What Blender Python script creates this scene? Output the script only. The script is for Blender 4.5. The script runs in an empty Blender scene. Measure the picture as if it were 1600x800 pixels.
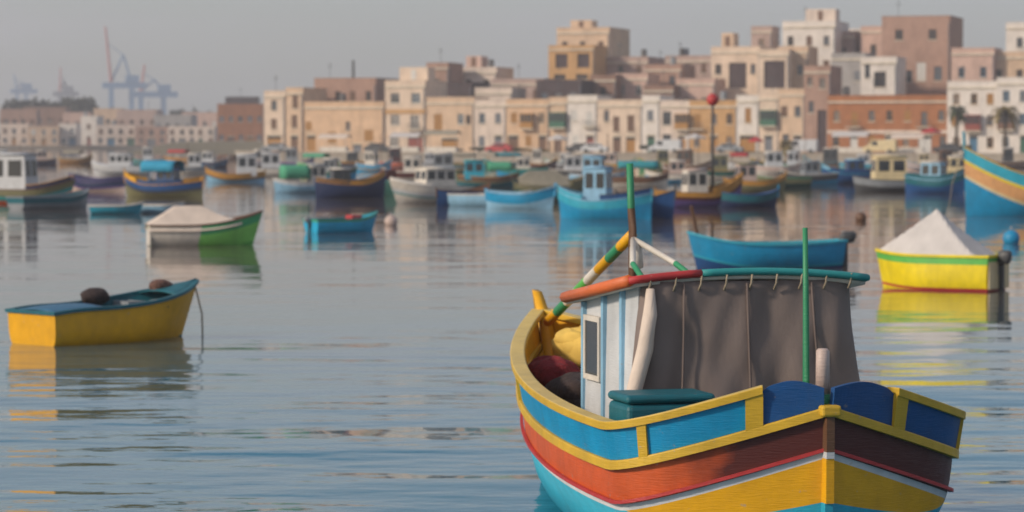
import bpy, math, random
from mathutils import Vector, Matrix
random.seed(7)
R = math.radians
scene = bpy.context.scene
col = scene.collection

# ------------------------------------------------------------------ camera
F, CAMZ, YH = 4513.0, 3.66, 215.0            # focal length in photo pixels, eye height, horizon row
PITCH = math.atan((400 - YH) / F)
cam_d = bpy.data.cameras.new('camera')
cam_d.sensor_width = 36.0
cam_d.lens = 36.0 * F / 1600.0
cam_d.clip_start = 0.5
cam_d.clip_end = 9000
cam_d.dof.use_dof = True
cam_d.dof.focus_distance = 21.0
cam_d.dof.aperture_fstop = 2.8
cam = bpy.data.objects.new('camera', cam_d)
col.objects.link(cam)
cam.location = (0, 0, CAMZ)
cam.rotation_euler = (R(90) - PITCH, 0, 0)
scene.camera = cam

# ------------------------------------------------------------------ sky, sun, exposure
SUN_AZ = Vector((-0.88, -0.475, 0)).normalized()      # horizontal direction towards the sun
SUN_EL = R(27)
sun_dir = Vector((SUN_AZ.x * math.cos(SUN_EL), SUN_AZ.y * math.cos(SUN_EL), math.sin(SUN_EL)))
world = bpy.data.worlds.new('World')
scene.world = world
world.use_nodes = True
nt = world.node_tree
nt.nodes.clear()
wo = nt.nodes.new('ShaderNodeOutputWorld')
bg = nt.nodes.new('ShaderNodeBackground')
bg.inputs['Strength'].default_value = 0.1
sky = nt.nodes.new('ShaderNodeTexSky')
sky.sky_type = 'NISHITA'
sky.sun_disc = False
sky.sun_elevation = SUN_EL
sky.sun_rotation = math.atan2(SUN_AZ.x, SUN_AZ.y)
sky.dust_density = 1.2
sky.air_density = 1.0
sky.ozone_density = 2.5
tc = nt.nodes.new('ShaderNodeTexCoord')
mp = nt.nodes.new('ShaderNodeMapping')
mp.inputs['Scale'].default_value = (1, 1, 4.5)
nz = nt.nodes.new('ShaderNodeTexNoise')
nz.inputs['Scale'].default_value = 3.2
nz.inputs['Detail'].default_value = 5
nz.inputs['Roughness'].default_value = 0.5
rp = nt.nodes.new('ShaderNodeValToRGB')
rp.color_ramp.elements[0].position = 0.34
rp.color_ramp.elements[0].color = (0.05, 0.05, 0.05, 1)
rp.color_ramp.elements[1].position = 0.62
rp.color_ramp.elements[1].color = (0.78, 0.78, 0.78, 1)
mx = nt.nodes.new('ShaderNodeMixRGB')
mx.inputs[2].default_value = (4.45, 4.46, 4.78, 1)      # the cloud layer
nt.links.new(tc.outputs['Generated'], mp.inputs['Vector'])
nt.links.new(mp.outputs[0], nz.inputs['Vector'])
nt.links.new(nz.outputs['Fac'], rp.inputs[0])
nt.links.new(rp.outputs[0], mx.inputs[0])
nt.links.new(sky.outputs[0], mx.inputs[1])
nt.links.new(mx.outputs[0], bg.inputs[0])
nt.links.new(bg.outputs[0], wo.inputs[0])

sun_d = bpy.data.lights.new('sun', 'SUN')
sun_d.energy = 2.8
sun_d.angle = R(6)
sun_d.color = (1.0, 0.86, 0.70)
sun = bpy.data.objects.new('sun', sun_d)
col.objects.link(sun)
sun.rotation_euler = (-sun_dir).to_track_quat('-Z', 'Y').to_euler()
sun.location = (-40, -20, 60)

scene.view_settings.view_transform = 'Standard'
scene.view_settings.look = 'None'
scene.view_settings.exposure = 0.34
scene.view_settings.gamma = 1
scene.cycles.use_denoising = True
scene.cycles.max_bounces = 6
scene.cycles.volume_bounces = 0

# ------------------------------------------------------------------ helpers
def ray(px, py):
    a = PITCH
    return Vector((px - 800, F * math.cos(a) + (400 - py) * math.sin(a), -F * math.sin(a) + (400 - py) * math.cos(a)))

def at(px, py, Y):
    d = ray(px, py)
    k = Y / d.y
    return Vector((d.x * k, Y, CAMZ + d.z * k))

def on_water(px, py, z=0.0):
    d = ray(px, py)
    k = (z - CAMZ) / d.z
    return Vector((d.x * k, d.y * k, z))

_mats = {}
def mat(name, c, rough=0.55, var=0.12, scale=3.0, bump=0.0, bscale=20.0, spec=0.5, metal=0.0, dirt=0.0, dirtcol=(0.10, 0.08, 0.06), stretch=(1, 1, 1)):
    if name in _mats:
        return _mats[name]
    m = bpy.data.materials.new(name)
    m.use_nodes = True
    n, l = m.node_tree.nodes, m.node_tree.links
    b = n['Principled BSDF']
    b.inputs['Roughness'].default_value = rough
    b.inputs['Metallic'].default_value = metal
    b.inputs['Specular IOR Level'].default_value = spec
    t = n.new('ShaderNodeTexCoord')
    mpn = n.new('ShaderNodeMapping')
    mpn.inputs['Scale'].default_value = stretch
    l.new(t.outputs['Object'], mpn.inputs['Vector'])
    no = n.new('ShaderNodeTexNoise')
    no.inputs['Scale'].default_value = scale
    no.inputs['Detail'].default_value = 6
    no.inputs['Roughness'].default_value = 0.65
    l.new(mpn.outputs[0], no.inputs['Vector'])
    r = n.new('ShaderNodeValToRGB')
    r.color_ramp.elements[0].position = 0.3
    r.color_ramp.elements[1].position = 0.7
    r.color_ramp.elements[0].color = tuple(max(0, x * (1 - var)) for x in c) + (1,)
    r.color_ramp.elements[1].color = tuple(min(1, x * (1 + var)) for x in c) + (1,)
    l.new(no.outputs['Fac'], r.inputs[0])
    out = r.outputs[0]
    if dirt > 0:
        n2 = n.new('ShaderNodeTexNoise')
        n2.inputs['Scale'].default_value = scale * 0.7
        n2.inputs['Detail'].default_value = 8
        n2.inputs['Roughness'].default_value = 0.75
        mp2 = n.new('ShaderNodeMapping')
        mp2.inputs['Scale'].default_value = (1, 1, 0.25)
        mp2.inputs['Location'].default_value = (3.1, 7.7, 1.3)
        l.new(t.outputs['Object'], mp2.inputs['Vector'])
        l.new(mp2.outputs[0], n2.inputs['Vector'])
        r2 = n.new('ShaderNodeValToRGB')
        r2.color_ramp.elements[0].position = 0.48
        r2.color_ramp.elements[0].color = (0, 0, 0, 1)
        r2.color_ramp.elements[1].position = 0.75
        r2.color_ramp.elements[1].color = (dirt, dirt, dirt, 1)
        l.new(n2.outputs['Fac'], r2.inputs[0])
        mm = n.new('ShaderNodeMixRGB')
        l.new(r2.outputs[0], mm.inputs[0])
        l.new(out, mm.inputs[1])
        mm.inputs[2].default_value = dirtcol + (1,)
        out = mm.outputs[0]
    l.new(out, b.inputs['Base Color'])
    if bump > 0:
        n3 = n.new('ShaderNodeTexNoise')
        n3.inputs['Scale'].default_value = bscale
        n3.inputs['Detail'].default_value = 4
        l.new(mpn.outputs[0], n3.inputs['Vector'])
        bp = n.new('ShaderNodeBump')
        bp.inputs['Strength'].default_value = bump
        bp.inputs['Distance'].default_value = 0.02
        l.new(n3.outputs['Fac'], bp.inputs['Height'])
        l.new(bp.outputs[0], b.inputs['Normal'])
    _mats[name] = m
    return m

def paint(name, c, rough=0.45, dirt=0.45):
    """weathered boat paint: blotches, streaks, chips down to the primer and brush marks"""
    key = 'paint_' + name
    if key in _mats:
        return _mats[key]
    m = mat(key, c, rough, 0.14, 2.6, 0.0, dirt=dirt, dirtcol=tuple(x * 0.5 + 0.02 for x in c))
    n, l = m.node_tree.nodes, m.node_tree.links
    bs = n['Principled BSDF']
    old = bs.inputs['Base Color'].links[0].from_socket
    t = n.new('ShaderNodeTexCoord')
    no = n.new('ShaderNodeTexNoise')
    no.inputs['Scale'].default_value = 9
    no.inputs['Detail'].default_value = 9
    no.inputs['Roughness'].default_value = 0.72
    l.new(t.outputs['Object'], no.inputs['Vector'])
    r = n.new('ShaderNodeValToRGB')
    r.color_ramp.elements[0].position = 0.63
    r.color_ramp.elements[0].color = (0, 0, 0, 1)
    r.color_ramp.elements[1].position = 0.67
    r.color_ramp.elements[1].color = (0.6, 0.6, 0.6, 1)
    l.new(no.outputs['Fac'], r.inputs[0])
    mm = n.new('ShaderNodeMixRGB')
    l.new(r.outputs[0], mm.inputs[0])
    l.new(old, mm.inputs[1])
    g = sum(c) / 3
    mm.inputs[2].default_value = (g * 0.5 + 0.16, g * 0.5 + 0.14, g * 0.5 + 0.11, 1)
    l.new(mm.outputs[0], bs.inputs['Base Color'])
    mp_ = n.new('ShaderNodeMapping')
    mp_.inputs['Scale'].default_value = (3, 3, 26)
    l.new(t.outputs['Object'], mp_.inputs['Vector'])
    n2 = n.new('ShaderNodeTexNoise')
    n2.inputs['Scale'].default_value = 3.0
    n2.inputs['Detail'].default_value = 5
    l.new(mp_.outputs[0], n2.inputs['Vector'])
    bp = n.new('ShaderNodeBump')
    bp.inputs['Strength'].default_value = 0.35
    bp.inputs['Distance'].default_value = 0.012
    l.new(n2.outputs['Fac'], bp.inputs['Height'])
    l.new(bp.outputs[0], bs.inputs['Normal'])
    rr = n.new('ShaderNodeMapRange')
    rr.inputs[3].default_value = rough - 0.1
    rr.inputs[4].default_value = rough + 0.25
    l.new(no.outputs['Fac'], rr.inputs[0])
    l.new(rr.outputs[0], bs.inputs['Roughness'])
    return m

def stone(name, c, dirt=0.55):
    return mat('stone_' + name, c, 0.9, 0.16, 0.55, 0.4, 3.0, spec=0.2, dirt=dirt, dirtcol=tuple(x * 0.55 for x in c))

P_YEL = paint('yellow', (0.68, 0.335, 0.0), 0.42, 0.3)
P_RAIL = paint('rail_yellow', (0.56, 0.34, 0.02))
P_CREAM = paint('cream', (0.62, 0.50, 0.28))
P_BLUE = paint('blue', (0.0, 0.235, 0.45))
P_CYAN = paint('cyan', (0.02, 0.33, 0.46))
P_LBLUE = paint('light_blue', (0.22, 0.42, 0.58))
P_NAVY = paint('navy', (0.004, 0.06, 0.20))
P_DNAVY = paint('dark_navy', (0.008, 0.02, 0.075))
P_TEAL = paint('teal', (0.0, 0.10, 0.13))
P_TURQ = paint('turquoise', (0.02, 0.24, 0.24))
P_MAROON = paint('maroon', (0.075, 0.012, 0.008))
P_ORANGE = paint('orange_red', (0.56, 0.085, 0.012))
def bow_falloff_red():
    """dark bow paint; light falloff painted in as a ragged blend to the orange red (left side only: x < 0)"""
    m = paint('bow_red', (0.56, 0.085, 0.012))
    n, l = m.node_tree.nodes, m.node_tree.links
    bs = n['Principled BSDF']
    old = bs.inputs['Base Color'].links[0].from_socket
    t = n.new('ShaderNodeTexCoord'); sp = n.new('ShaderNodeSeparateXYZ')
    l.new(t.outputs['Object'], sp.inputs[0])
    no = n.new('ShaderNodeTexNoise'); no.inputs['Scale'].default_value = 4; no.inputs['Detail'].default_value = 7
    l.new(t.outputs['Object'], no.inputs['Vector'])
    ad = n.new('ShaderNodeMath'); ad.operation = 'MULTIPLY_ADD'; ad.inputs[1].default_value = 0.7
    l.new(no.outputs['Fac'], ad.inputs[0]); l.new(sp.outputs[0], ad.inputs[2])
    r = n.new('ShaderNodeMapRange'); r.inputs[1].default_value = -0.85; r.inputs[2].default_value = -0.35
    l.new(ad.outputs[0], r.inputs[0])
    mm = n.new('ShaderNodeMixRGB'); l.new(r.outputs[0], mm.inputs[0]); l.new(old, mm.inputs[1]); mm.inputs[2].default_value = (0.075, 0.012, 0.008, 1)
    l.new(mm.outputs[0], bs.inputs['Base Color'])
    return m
P_FALLOFF = bow_falloff_red()  # bow paint plus the light's falloff put into its colour
P_RED = paint('red', (0.42, 0.03, 0.03))
P_RIMO = paint('rim_orange', (0.60, 0.13, 0.03))
P_WHITE = paint('white', (0.52, 0.53, 0.54))
P_OFFW = paint('offwhite', (0.60, 0.55, 0.48))
P_GREEN = paint('green', (0.025, 0.23, 0.10))
P_LIME = paint('lime_green', (0.10, 0.42, 0.07))
P_LEMON = paint('lemon', (0.72, 0.56, 0.003))
P_DGREEN = paint('dark_green', (0.01, 0.075, 0.06))
P_OLIVE = paint('olive', (0.16, 0.15, 0.07))
P_GREY = paint('grey', (0.22, 0.24, 0.26))
P_DGREY = paint('dark_grey', (0.05, 0.052, 0.055))
P_BROWN = paint('brown', (0.12, 0.055, 0.025))
P_PURPLE = paint('purple', (0.10, 0.06, 0.20))
P_OCHRE = paint('ochre', (0.46, 0.22, 0.03))
P_PINK = paint('pink_grey', (0.50, 0.38, 0.33))
P_BLACK = mat('black_rubber', (0.015, 0.015, 0.016), 0.6)
WOOD = mat('deck_wood', (0.20, 0.11, 0.055), 0.7, 0.3, 5, 0.3, 30, dirt=0.4, stretch=(6, 1, 1))
TARP = mat('tarpaulin_grey', (0.180, 0.140, 0.124), 0.75, 0.10, 1.3, 0.35, 6, dirt=0.35, dirtcol=(0.25, 0.15, 0.115), stretch=(1.2, 1.2, 0.8))
CLOTHW = mat('cloth_white', (0.50, 0.47, 0.45), 0.85, 0.10, 2.0, 0.5, 8)
CLOTHB = mat('cloth_beige', (0.60, 0.50, 0.42), 0.85, 0.12, 2.0, 0.5, 8)
CLOTHO = mat('cloth_olive', (0.27, 0.24, 0.18), 0.85, 0.12, 2.0)
CLOTHT = mat('cloth_teal', (0.02, 0.22, 0.26), 0.8, 0.12, 2.0, 0.4, 8)
CLOTHG = mat('cloth_green', (0.06, 0.30, 0.17), 0.8, 0.12, 2.0, 0.4, 8)
CLOTHC = mat('cloth_cyan', (0.02, 0.26, 0.42), 0.8, 0.12, 2.0, 0.4, 8)
CLOTHR = mat('cloth_red', (0.40, 0.02, 0.025), 0.8, 0.12, 2.0)
NET = mat('net_dark', (0.035, 0.022, 0.02), 0.95, 0.5, 14, 0.9, 30)
NETR = mat('net_red', (0.17, 0.012, 0.016), 0.95, 0.4, 14, 0.9, 30)
NETB = mat('net_brown', (0.12, 0.06, 0.045), 0.95, 0.4, 14, 0.9, 30)
GLASS = mat('window_glass', (0.03, 0.033, 0.038), 0.12, 0.2, 0.8)
METAL = mat('grey_metal', (0.30, 0.31, 0.32), 0.4, 0.1, 6, metal=0.6)
ROPE = mat('rope', (0.30, 0.25, 0.18), 0.95, 0.2, 30)

class MB:
    def __init__(s):
        s.v, s.f, s.m, s.mats = [], [], [], []
    def mi(s, m):
        if m not in s.mats:
            s.mats.append(m)
        return s.mats.index(m)
    def face(s, idx, m):
        s.f.append(tuple(idx)); s.m.append(s.mi(m))
    def box(s, x0, x1, y0, y1, z0, z1, m):
        b = len(s.v)
        s.v += [(x0, y0, z0), (x1, y0, z0), (x1, y1, z0), (x0, y1, z0), (x0, y0, z1), (x1, y0, z1), (x1, y1, z1), (x0, y1, z1)]
        for q in ((0, 3, 2, 1), (4, 5, 6, 7), (0, 1, 5, 4), (1, 2, 6, 5), (2, 3, 7, 6), (3, 0, 4, 7)):
            s.face([b + i for i in q], m)
    def quad(s, a, b, c, d, m):
        k = len(s.v); s.v += [a, b, c, d]; s.face((k, k + 1, k + 2, k + 3), m)
    def grid(s, pts, m, close=False):
        """pts: rows of points; m: material or function(i, j)"""
        b = len(s.v); nr, nc = len(pts), len(pts[0])
        for r in pts:
            s.v += [tuple(p) for p in r]
        for i in range(nr - 1):
            for j in range(nc if close else nc - 1):
                j2 = (j + 1) % nc
                s.face((b + i * nc + j, b + i * nc + j2, b + (i + 1) * nc + j2, b + (i + 1) * nc + j), m(i, j) if callable(m) and not isinstance(m, bpy.types.Material) else m)
        return b
    def tube(s, path, rad, m, n=7, caps=True):
        path = [Vector(p) for p in path]
        rads = rad if isinstance(rad, (list, tuple)) else [rad] * len(path)
        rows = []
        for i, p in enumerate(path):
            d = (path[min(i + 1, len(path) - 1)] - path[max(i - 1, 0)]).normalized()
            a = d.cross(Vector((0, 0, 1)))
            if a.length < 1e-3:
                a = Vector((1, 0, 0))
            a.normalize(); c = d.cross(a)
            rows.append([p + (a * math.cos(2 * math.pi * k / n) + c * math.sin(2 * math.pi * k / n)) * rads[i] for k in range(n)])
        b = s.grid(rows, m if not isinstance(m, list) else (lambda i, j: m[min(i, len(m) - 1)]), True)
        if caps:
            s.face([b + k for k in range(n)][::-1], m if not isinstance(m, list) else m[0])
            e = b + (len(rows) - 1) * n
            s.face([e + k for k in range(n)], m if not isinstance(m, list) else m[-1])
    def lump(s, c, r, m, seed=0, nu=12, nv=7, rough=0.25, flat=0.0):
        rnd = random.Random(seed)
        rows = []
        for i in range(nv + 1):
            th = math.pi * i / nv
            row = []
            for j in range(nu):
                ph = 2 * math.pi * j / nu
                k = 1 + rough * (rnd.random() - 0.5) * (0 if i in (0, nv) else 1)
                z = math.cos(th) * r[2] * k
                row.append((c[0] + math.sin(th) * math.cos(ph) * r[0] * k, c[1] + math.sin(th) * math.sin(ph) * r[1] * k, c[2] + max(z, -r[2] * (1 - flat))))
            rows.append(row)
        s.grid(rows[::-1], m, True)
    def mesh(s, name, smooth=False):
        me = bpy.data.meshes.new(name)
        me.from_pydata([tuple(p) for p in s.v], [], s.f)
        for m in s.mats:
            me.materials.append(m)
        me.polygons.foreach_set('material_index', s.m)
        if smooth:
            me.polygons.foreach_set('use_smooth', [True] * len(s.f))
        me.update()
        return me
    def build(s, name, parent=None, smooth=False, loc=None):
        return link(name, s.mesh(name, smooth), parent, loc)

def link(name, me, parent=None, loc=None, rz=0):
    o = bpy.data.objects.new(name, me)
    col.objects.link(o)
    o.parent = parent
    if loc is not None:
        o.location = loc
    if rz:
        o.rotation_euler.z = rz
    return o

def tag(o, label, cat, group=None, kind=None):
    if label: o['label'] = label
    if cat: o['category'] = cat
    if group: o['group'] = group
    if kind: o['kind'] = kind
    return o

def thing(name, label, cat, loc, rz=0, group=None):
    o = bpy.data.objects.new(name, None)
    o.empty_display_size = 0.3
    col.objects.link(o)
    o.location = loc
    o.rotation_euler.z = rz
    return tag(o, label, cat, group)

def struct(o):
    o['kind'] = 'structure'
    return o

def bevel(o, w=0.02, seg=2):
    b = o.modifiers.new('bevel', 'BEVEL')
    b.width = w; b.segments = seg; b.limit_method = 'ANGLE'
    return o

def lerp(a, b, t):
    return a + (b - a) * t

# ------------------------------------------------------------------ water
def make_water():
    m = bpy.data.materials.new('harbour_water')
    m.use_nodes = True
    n, l = m.node_tree.nodes, m.node_tree.links
    b = n['Principled BSDF']
    b.inputs['Roughness'].default_value = 0.03
    b.inputs['IOR'].default_value = 1.33
    t = n.new('ShaderNodeTexCoord')
    sep = n.new('ShaderNodeSeparateXYZ')
    l.new(t.outputs['Object'], sep.inputs[0])
    calm = n.new('ShaderNodeMapRange')                 # the inner harbour lies calmer than the open water by the camera
    calm.interpolation_type = 'SMOOTHSTEP'
    calm.inputs[1].default_value = 27; calm.inputs[2].default_value = 60
    calm.inputs[3].default_value = 1.15; calm.inputs[4].default_value = 0.15
    l.new(sep.outputs[1], calm.inputs[0])
    gust = n.new('ShaderNodeTexNoise')                 # wind patches
    gust.inputs['Scale'].default_value = 0.07
    gust.inputs['Detail'].default_value = 3
    l.new(t.outputs['Object'], gust.inputs['Vector'])
    gr = n.new('ShaderNodeMapRange')
    gr.inputs[1].default_value = 0.35; gr.inputs[2].default_value = 0.65
    gr.inputs[3].default_value = 0.45; gr.inputs[4].default_value = 1.25
    l.new(gust.outputs['Fac'], gr.inputs[0])
    warm_refl = n.new('ShaderNodeMapRange')  # farther water tinted warm: the houses' reflection painted into its colour
    warm_refl.interpolation_type = 'SMOOTHSTEP'
    warm_refl.inputs[1].default_value = 32; warm_refl.inputs[2].default_value = 75
    l.new(sep.outputs[1], warm_refl.inputs[0])
    bc = n.new('ShaderNodeMixRGB')
    l.new(warm_refl.outputs[0], bc.inputs[0])
    bc.inputs[1].default_value = (0.0, 0.125, 0.195, 1)
    bc.inputs[2].default_value = (0.095, 0.072, 0.058, 1)
    l.new(bc.outputs[0], b.inputs['Base Color'])
    amp = n.new('ShaderNodeMath'); amp.operation = 'MULTIPLY'
    l.new(calm.outputs[0], amp.inputs[0]); l.new(gr.outputs[0], amp.inputs[1])
    prev = None
    for sc, dist, st, rot in ((0.09, 0.26, (1, 1.8, 1), 10), (0.17, 0.27, (1, 2.0, 1), -6), (0.8, 0.034, (1, 1.8, 1), 7), (3.4, 0.006, (1, 1.5, 1), -4)):
        mpn = n.new('ShaderNodeMapping')
        mpn.inputs['Scale'].default_value = st
        mpn.inputs['Rotation'].default_value = (0, 0, R(rot))
        l.new(t.outputs['Object'], mpn.inputs['Vector'])
        no = n.new('ShaderNodeTexNoise')
        no.inputs['Scale'].default_value = sc
        no.inputs['Detail'].default_value = 3
        no.inputs['Roughness'].default_value = 0.45
        l.new(mpn.outputs[0], no.inputs['Vector'])
        bp = n.new('ShaderNodeBump')
        bp.inputs['Strength'].default_value = 1.0
        mu = n.new('ShaderNodeMath'); mu.operation = 'MULTIPLY'
        l.new(amp.outputs[0], mu.inputs[0]); mu.inputs[1].default_value = dist
        l.new(mu.outputs[0], bp.inputs['Distance'])
        l.new(no.outputs['Fac'], bp.inputs['Height'])
        if prev:
            l.new(prev.outputs[0], bp.inputs['Normal'])
        prev = bp
    l.new(prev.outputs[0], b.inputs['Normal'])
    mb = MB()
    mb.quad((-1400, -90, 0), (1400, -90, 0), (1400, 3100, 0), (-1400, 3100, 0), m)
    return struct(mb.build('harbour_water'))
make_water()

# ------------------------------------------------------------------ boats
class Hull:
    """y runs from the bow (0) aft to the stern (L), x to the side, z up from the waterline"""
    def __init__(s, L, W, um=0.4, ea=2.2, eb=2.4, wt=0.0, zb=0.9, zm=0.5, zs=0.7, zu=None, zk=-0.3, rb=0.25, rs=0.1, full=0.55, boxy=2.6):
        s.boxy = boxy
        s.L, s.W, s.um, s.ea, s.eb, s.wt, s.zb, s.zm, s.zs, s.zk, s.rb, s.rs, s.full = L, W, um, ea, eb, wt, zb, zm, zs, zk, rb, rs, full
        s.zu = um if zu is None else zu
    def w(s, t):
        if t < s.um:
            return s.W * (1 - abs(1 - t / s.um) ** s.ea)
        return s.W * (1 - (1 - s.wt) * ((t - s.um) / (1 - s.um)) ** s.eb)
    def z(s, t):
        if t < s.zu:
            return s.zm + (s.zb - s.zm) * (1 - t / s.zu) ** 2
        return s.zm + (s.zs - s.zm) * ((t - s.zu) / (1 - s.zu)) ** 2
    def sec(s, f, t):
        e = 1 - max(0, 1 - t / max(s.um, 0.2)) ** 2 if t < max(s.um, 0.2) else (1 if s.wt > 0.2 else 1 - max(0, (t - s.um) / (1 - s.um)) ** 3)
        f = min(max(f, 0), 1.3)
        a = f ** s.full
        b = (1 - (1 - min(f, 1)) ** s.boxy) ** 0.75
        return lerp(a, b, e)
    def pt(s, t, side, z, off=0.0, dz=0.0):
        """a point of the skin at height z, moved out by off along the plan normal"""
        zt = s.z(t)
        f = (z - s.zk) / (zt - s.zk)
        fr = min(max(1 - f, 0), 1)
        u = s.rb * fr + t * (s.L - s.rb * fr - s.rs * fr)
        x = s.w(t) * s.sec(f, t)
        nx, ny = s.nrm(t)
        return Vector(((x + nx * off) * side, u + ny * off, z + dz))
    def nrm(s, t):
        e = 0.004
        t0, t1 = max(0, t - e), min(1, t + e)
        dw = s.w(t1) - s.w(t0); du = (t1 - t0) * s.L
        n = Vector((du, -dw)).normalized()
        return n.x, n.y
    def ts(s, n):
        out = []
        for i in range(n + 1):
            k = i / n
            out.append(0.5 - 0.5 * math.cos(math.pi * k) if s.wt < 0.2 else 1 - math.cos(math.pi / 2 * k))
        return out

def skin(h, root, bands, n=28, below=None, thick=0.05, deck_d=0.25, deck_m=None, in_m=None, name='hull', paint_fn=None):
    """bands: (material, drop below the sheer at which it ends) from the top down"""
    ts = h.ts(n)
    bm = below or bands[-1][0]
    offs, rows_m, rows_b = [0.0], [], []
    for bi, (bmat, bo) in enumerate(bands):
        lo = bands[bi - 1][1] if bi else 0.0
        ns = 1 if callable(bo) or callable(lo) else max(1, int(math.ceil((bo - lo) / 0.13)))
        for k in range(1, ns + 1):
            offs.append(bo if k == ns else lerp(lo, bo, k / ns))
            rows_m.append(bmat); rows_b.append(bi)
    rows_m += [bm] * 4; rows_b += [len(bands)] * 4
    mb = MB()
    for side in (-1, 1):
        rows = []
        for k in range(len(offs) + 4):
            row = []
            for t in ts:
                of = [q(t) if callable(q) else q for q in offs]
                zl = max(h.z(t) - of[-1], h.zk + 0.06)
                if k < len(offs):
                    z = max(h.z(t) - of[k], h.zk + 0.06)
                else:
                    fr = (k - len(offs) + 1) / 4
                    z = lerp(zl, h.zk, fr)
                row.append(h.pt(t, side, z))
            rows.append(row)
        if side > 0:
            rows = [r[::-1] for r in rows]
        fn = (lambda i, j, sd=side: paint_fn(rows_b[i], ts[j] if sd < 0 else ts[len(ts) - 1 - j], rows_m[i], sd)) if paint_fn else (lambda i, j: rows_m[i])
        mb.grid(rows, fn)
    if h.wt > 0.02:                                  # transom
        rows = []
        for k in range(len(offs) + 4):
            zl = max(h.z(1) - offs[-1], h.zk + 0.06)
            z = max(h.z(1) - offs[k], h.zk + 0.06) if k < len(offs) else lerp(zl, h.zk, (k - len(offs) + 1) / 4)
            rows.append([h.pt(1, -1, z), h.pt(1, 1, z)])
        mb.grid(rows, lambda i, j: rows_m[i])
    o = mb.build(name, root, True)
    try:
        o.data.polygons.foreach_set('use_smooth', [True] * len(o.data.polygons))
    except Exception:
        pass
    # inside lining and deck
    inm = in_m or bands[0][0]
    mb = MB()
    def inner(t, side, dz):
        p = h.pt(t, side, h.z(t) + dz, -thick)
        x = max(p.x * side, 0.0)
        return (side * x, min(max(p.y, thick * 1.2), h.L - thick), p.z)
    dk = lambda t: -deck_d
    for side in (-1, 1):
        rows = [[inner(t, side, -0.002) for t in ts], [inner(t, side, dk(t)) for t in ts]]
        if side < 0:
            rows = rows[::-1]
        mb.grid(rows, inm)
    if h.wt > 0.02:
        mb.quad(inner(1, -1, 0), inner(1, 1, 0), inner(1, 1, dk(1)), inner(1, -1, dk(1)), inm)
    mb.build('inner_side', root)
    mb = MB()
    mb.grid([[inner(t, -1, dk(t)) for t in ts], [(0, inner(t, 1, dk(t))[1], h.z(t) + dk(t) + 0.02) for t in ts], [inner(t, 1, dk(t)) for t in ts]], deck_m or WOOD)
    mb.build('deck', root)
    return o

def strip(h, t0, t1, side, z0, z1, o0, o1, thick, m, n=24, mb=None, top=None, inn=None, ends=True, zref=None):
    """a board that follows the sheer: z0/z1 lower and upper edge above the sheer, o0/o1 how far out they stand"""
    mb = mb or MB()
    inn = inn or m
    rows = [[], [], [], []]
    for i in range(n + 1):
        k = i / n
        t = lerp(t0, t1, k)
        a, b = z0, (z1(k) if callable(z1) else z1)
        z = h.z(t)
        oo = o1 if not callable(o1) else o1(k)
        rows[0].append(h.pt(t, side, z, o0, a))
        rows[1].append(h.pt(t, side, z, oo, b))
        rows[2].append(h.pt(t, side, z, oo - thick, b))
        rows[3].append(h.pt(t, side, z, o0 - thick, a))
    if side > 0:
        rows = [r[::-1] for r in rows]
    b0 = len(mb.v)
    rr = [rows[0], rows[3], rows[2], rows[1], rows[0]]
    mb.grid(rr, lambda i, j: [m, inn, top or m, m][i])
    nc = n + 1
    if ends:
        mb.face((b0, b0 + nc, b0 + 2 * nc, b0 + 3 * nc), m)
        mb.face((b0 + n, b0 + 3 * nc + n, b0 + 2 * nc + n, b0 + nc + n), m)
    return mb

def gunwale(h, root, m, hgt=0.06, out=0.04, thick=0.10, z0=0.0, name='gunwale', n=24, t0=0.0, t1=1.0):
    mb = MB()
    for side in (-1, 1):
        strip(h, t0, t1, side, z0, z0 + hgt, out, out, thick, m, n, mb)
    if h.wt > 0.02 and t1 >= 1:
        z = h.z(1)
        w = h.w(1) + out
        mb.box(-w, w, h.L - thick + out + 0.003, h.L + out + 0.003, z + z0 + 0.003, z + z0 + hgt + 0.003, m)
    return mb.build(name, root)

def post(root, y, z0, z1, m, w=0.09, d=0.14, lean=0.0, name='stem_post', curve=0.0):
    mb = MB()
    rows = []
    for i in range(7):
        k = i / 6
        yy = y + lean * k + curve * k * k
        ww = w * (1 - 0.25 * k)
        z = lerp(z0, z1, k)
        rows.append([(-ww / 2, yy - d / 2, z), (ww / 2, yy - d / 2, z), (ww / 2, yy + d / 2, z), (-ww / 2, yy + d / 2, z)])
    mb.grid(rows, m, True)
    b = 6 * 4
    mb.face((b, b + 1, b + 2, b + 3), m)
    return bevel(mb.build(name, root), 0.012)

def outboard(root, y, z, m=P_DGREY, sc=1.0):
    mb = MB()
    prof = [(0.0, 0.10, 0.17), (0.04, 0.14, 0.24), (0.2, 0.155, 0.27), (0.30, 0.135, 0.23), (0.35, 0.08, 0.14)]
    rows = []
    sg = lambda v: math.copysign(abs(v) ** 0.55, v)
    for zz, rx, ry in prof:
        rows.append([(rx * sc * sg(math.cos(a)), y + 0.16 * sc + ry * sc * sg(math.sin(a)) + zz * 0.25, z + 0.02 * sc + zz * sc) for a in [2 * math.pi * k / 12 for k in range(12)]])
    b = mb.grid(rows, m, True)
    mb.face([b + 4 * 12 + k for k in range(12)], m)
    mb.face([b + k for k in range(12)][::-1], m)
    o = mb.build('outboard_motor', root, True)
    mb = MB()
    mb.box(-0.05 * sc, 0.05 * sc, y + 0.04 * sc, y + 0.2 * sc, z - 0.75 * sc, z + 0.13 * sc, P_DGREY)
    mb.box(-0.09 * sc, 0.09 * sc, y - 0.06 * sc, y + 0.04 * sc, z - 0.25 * sc, z + 0.1 * sc, METAL)
    mb.build('leg', o)
    return o

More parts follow.
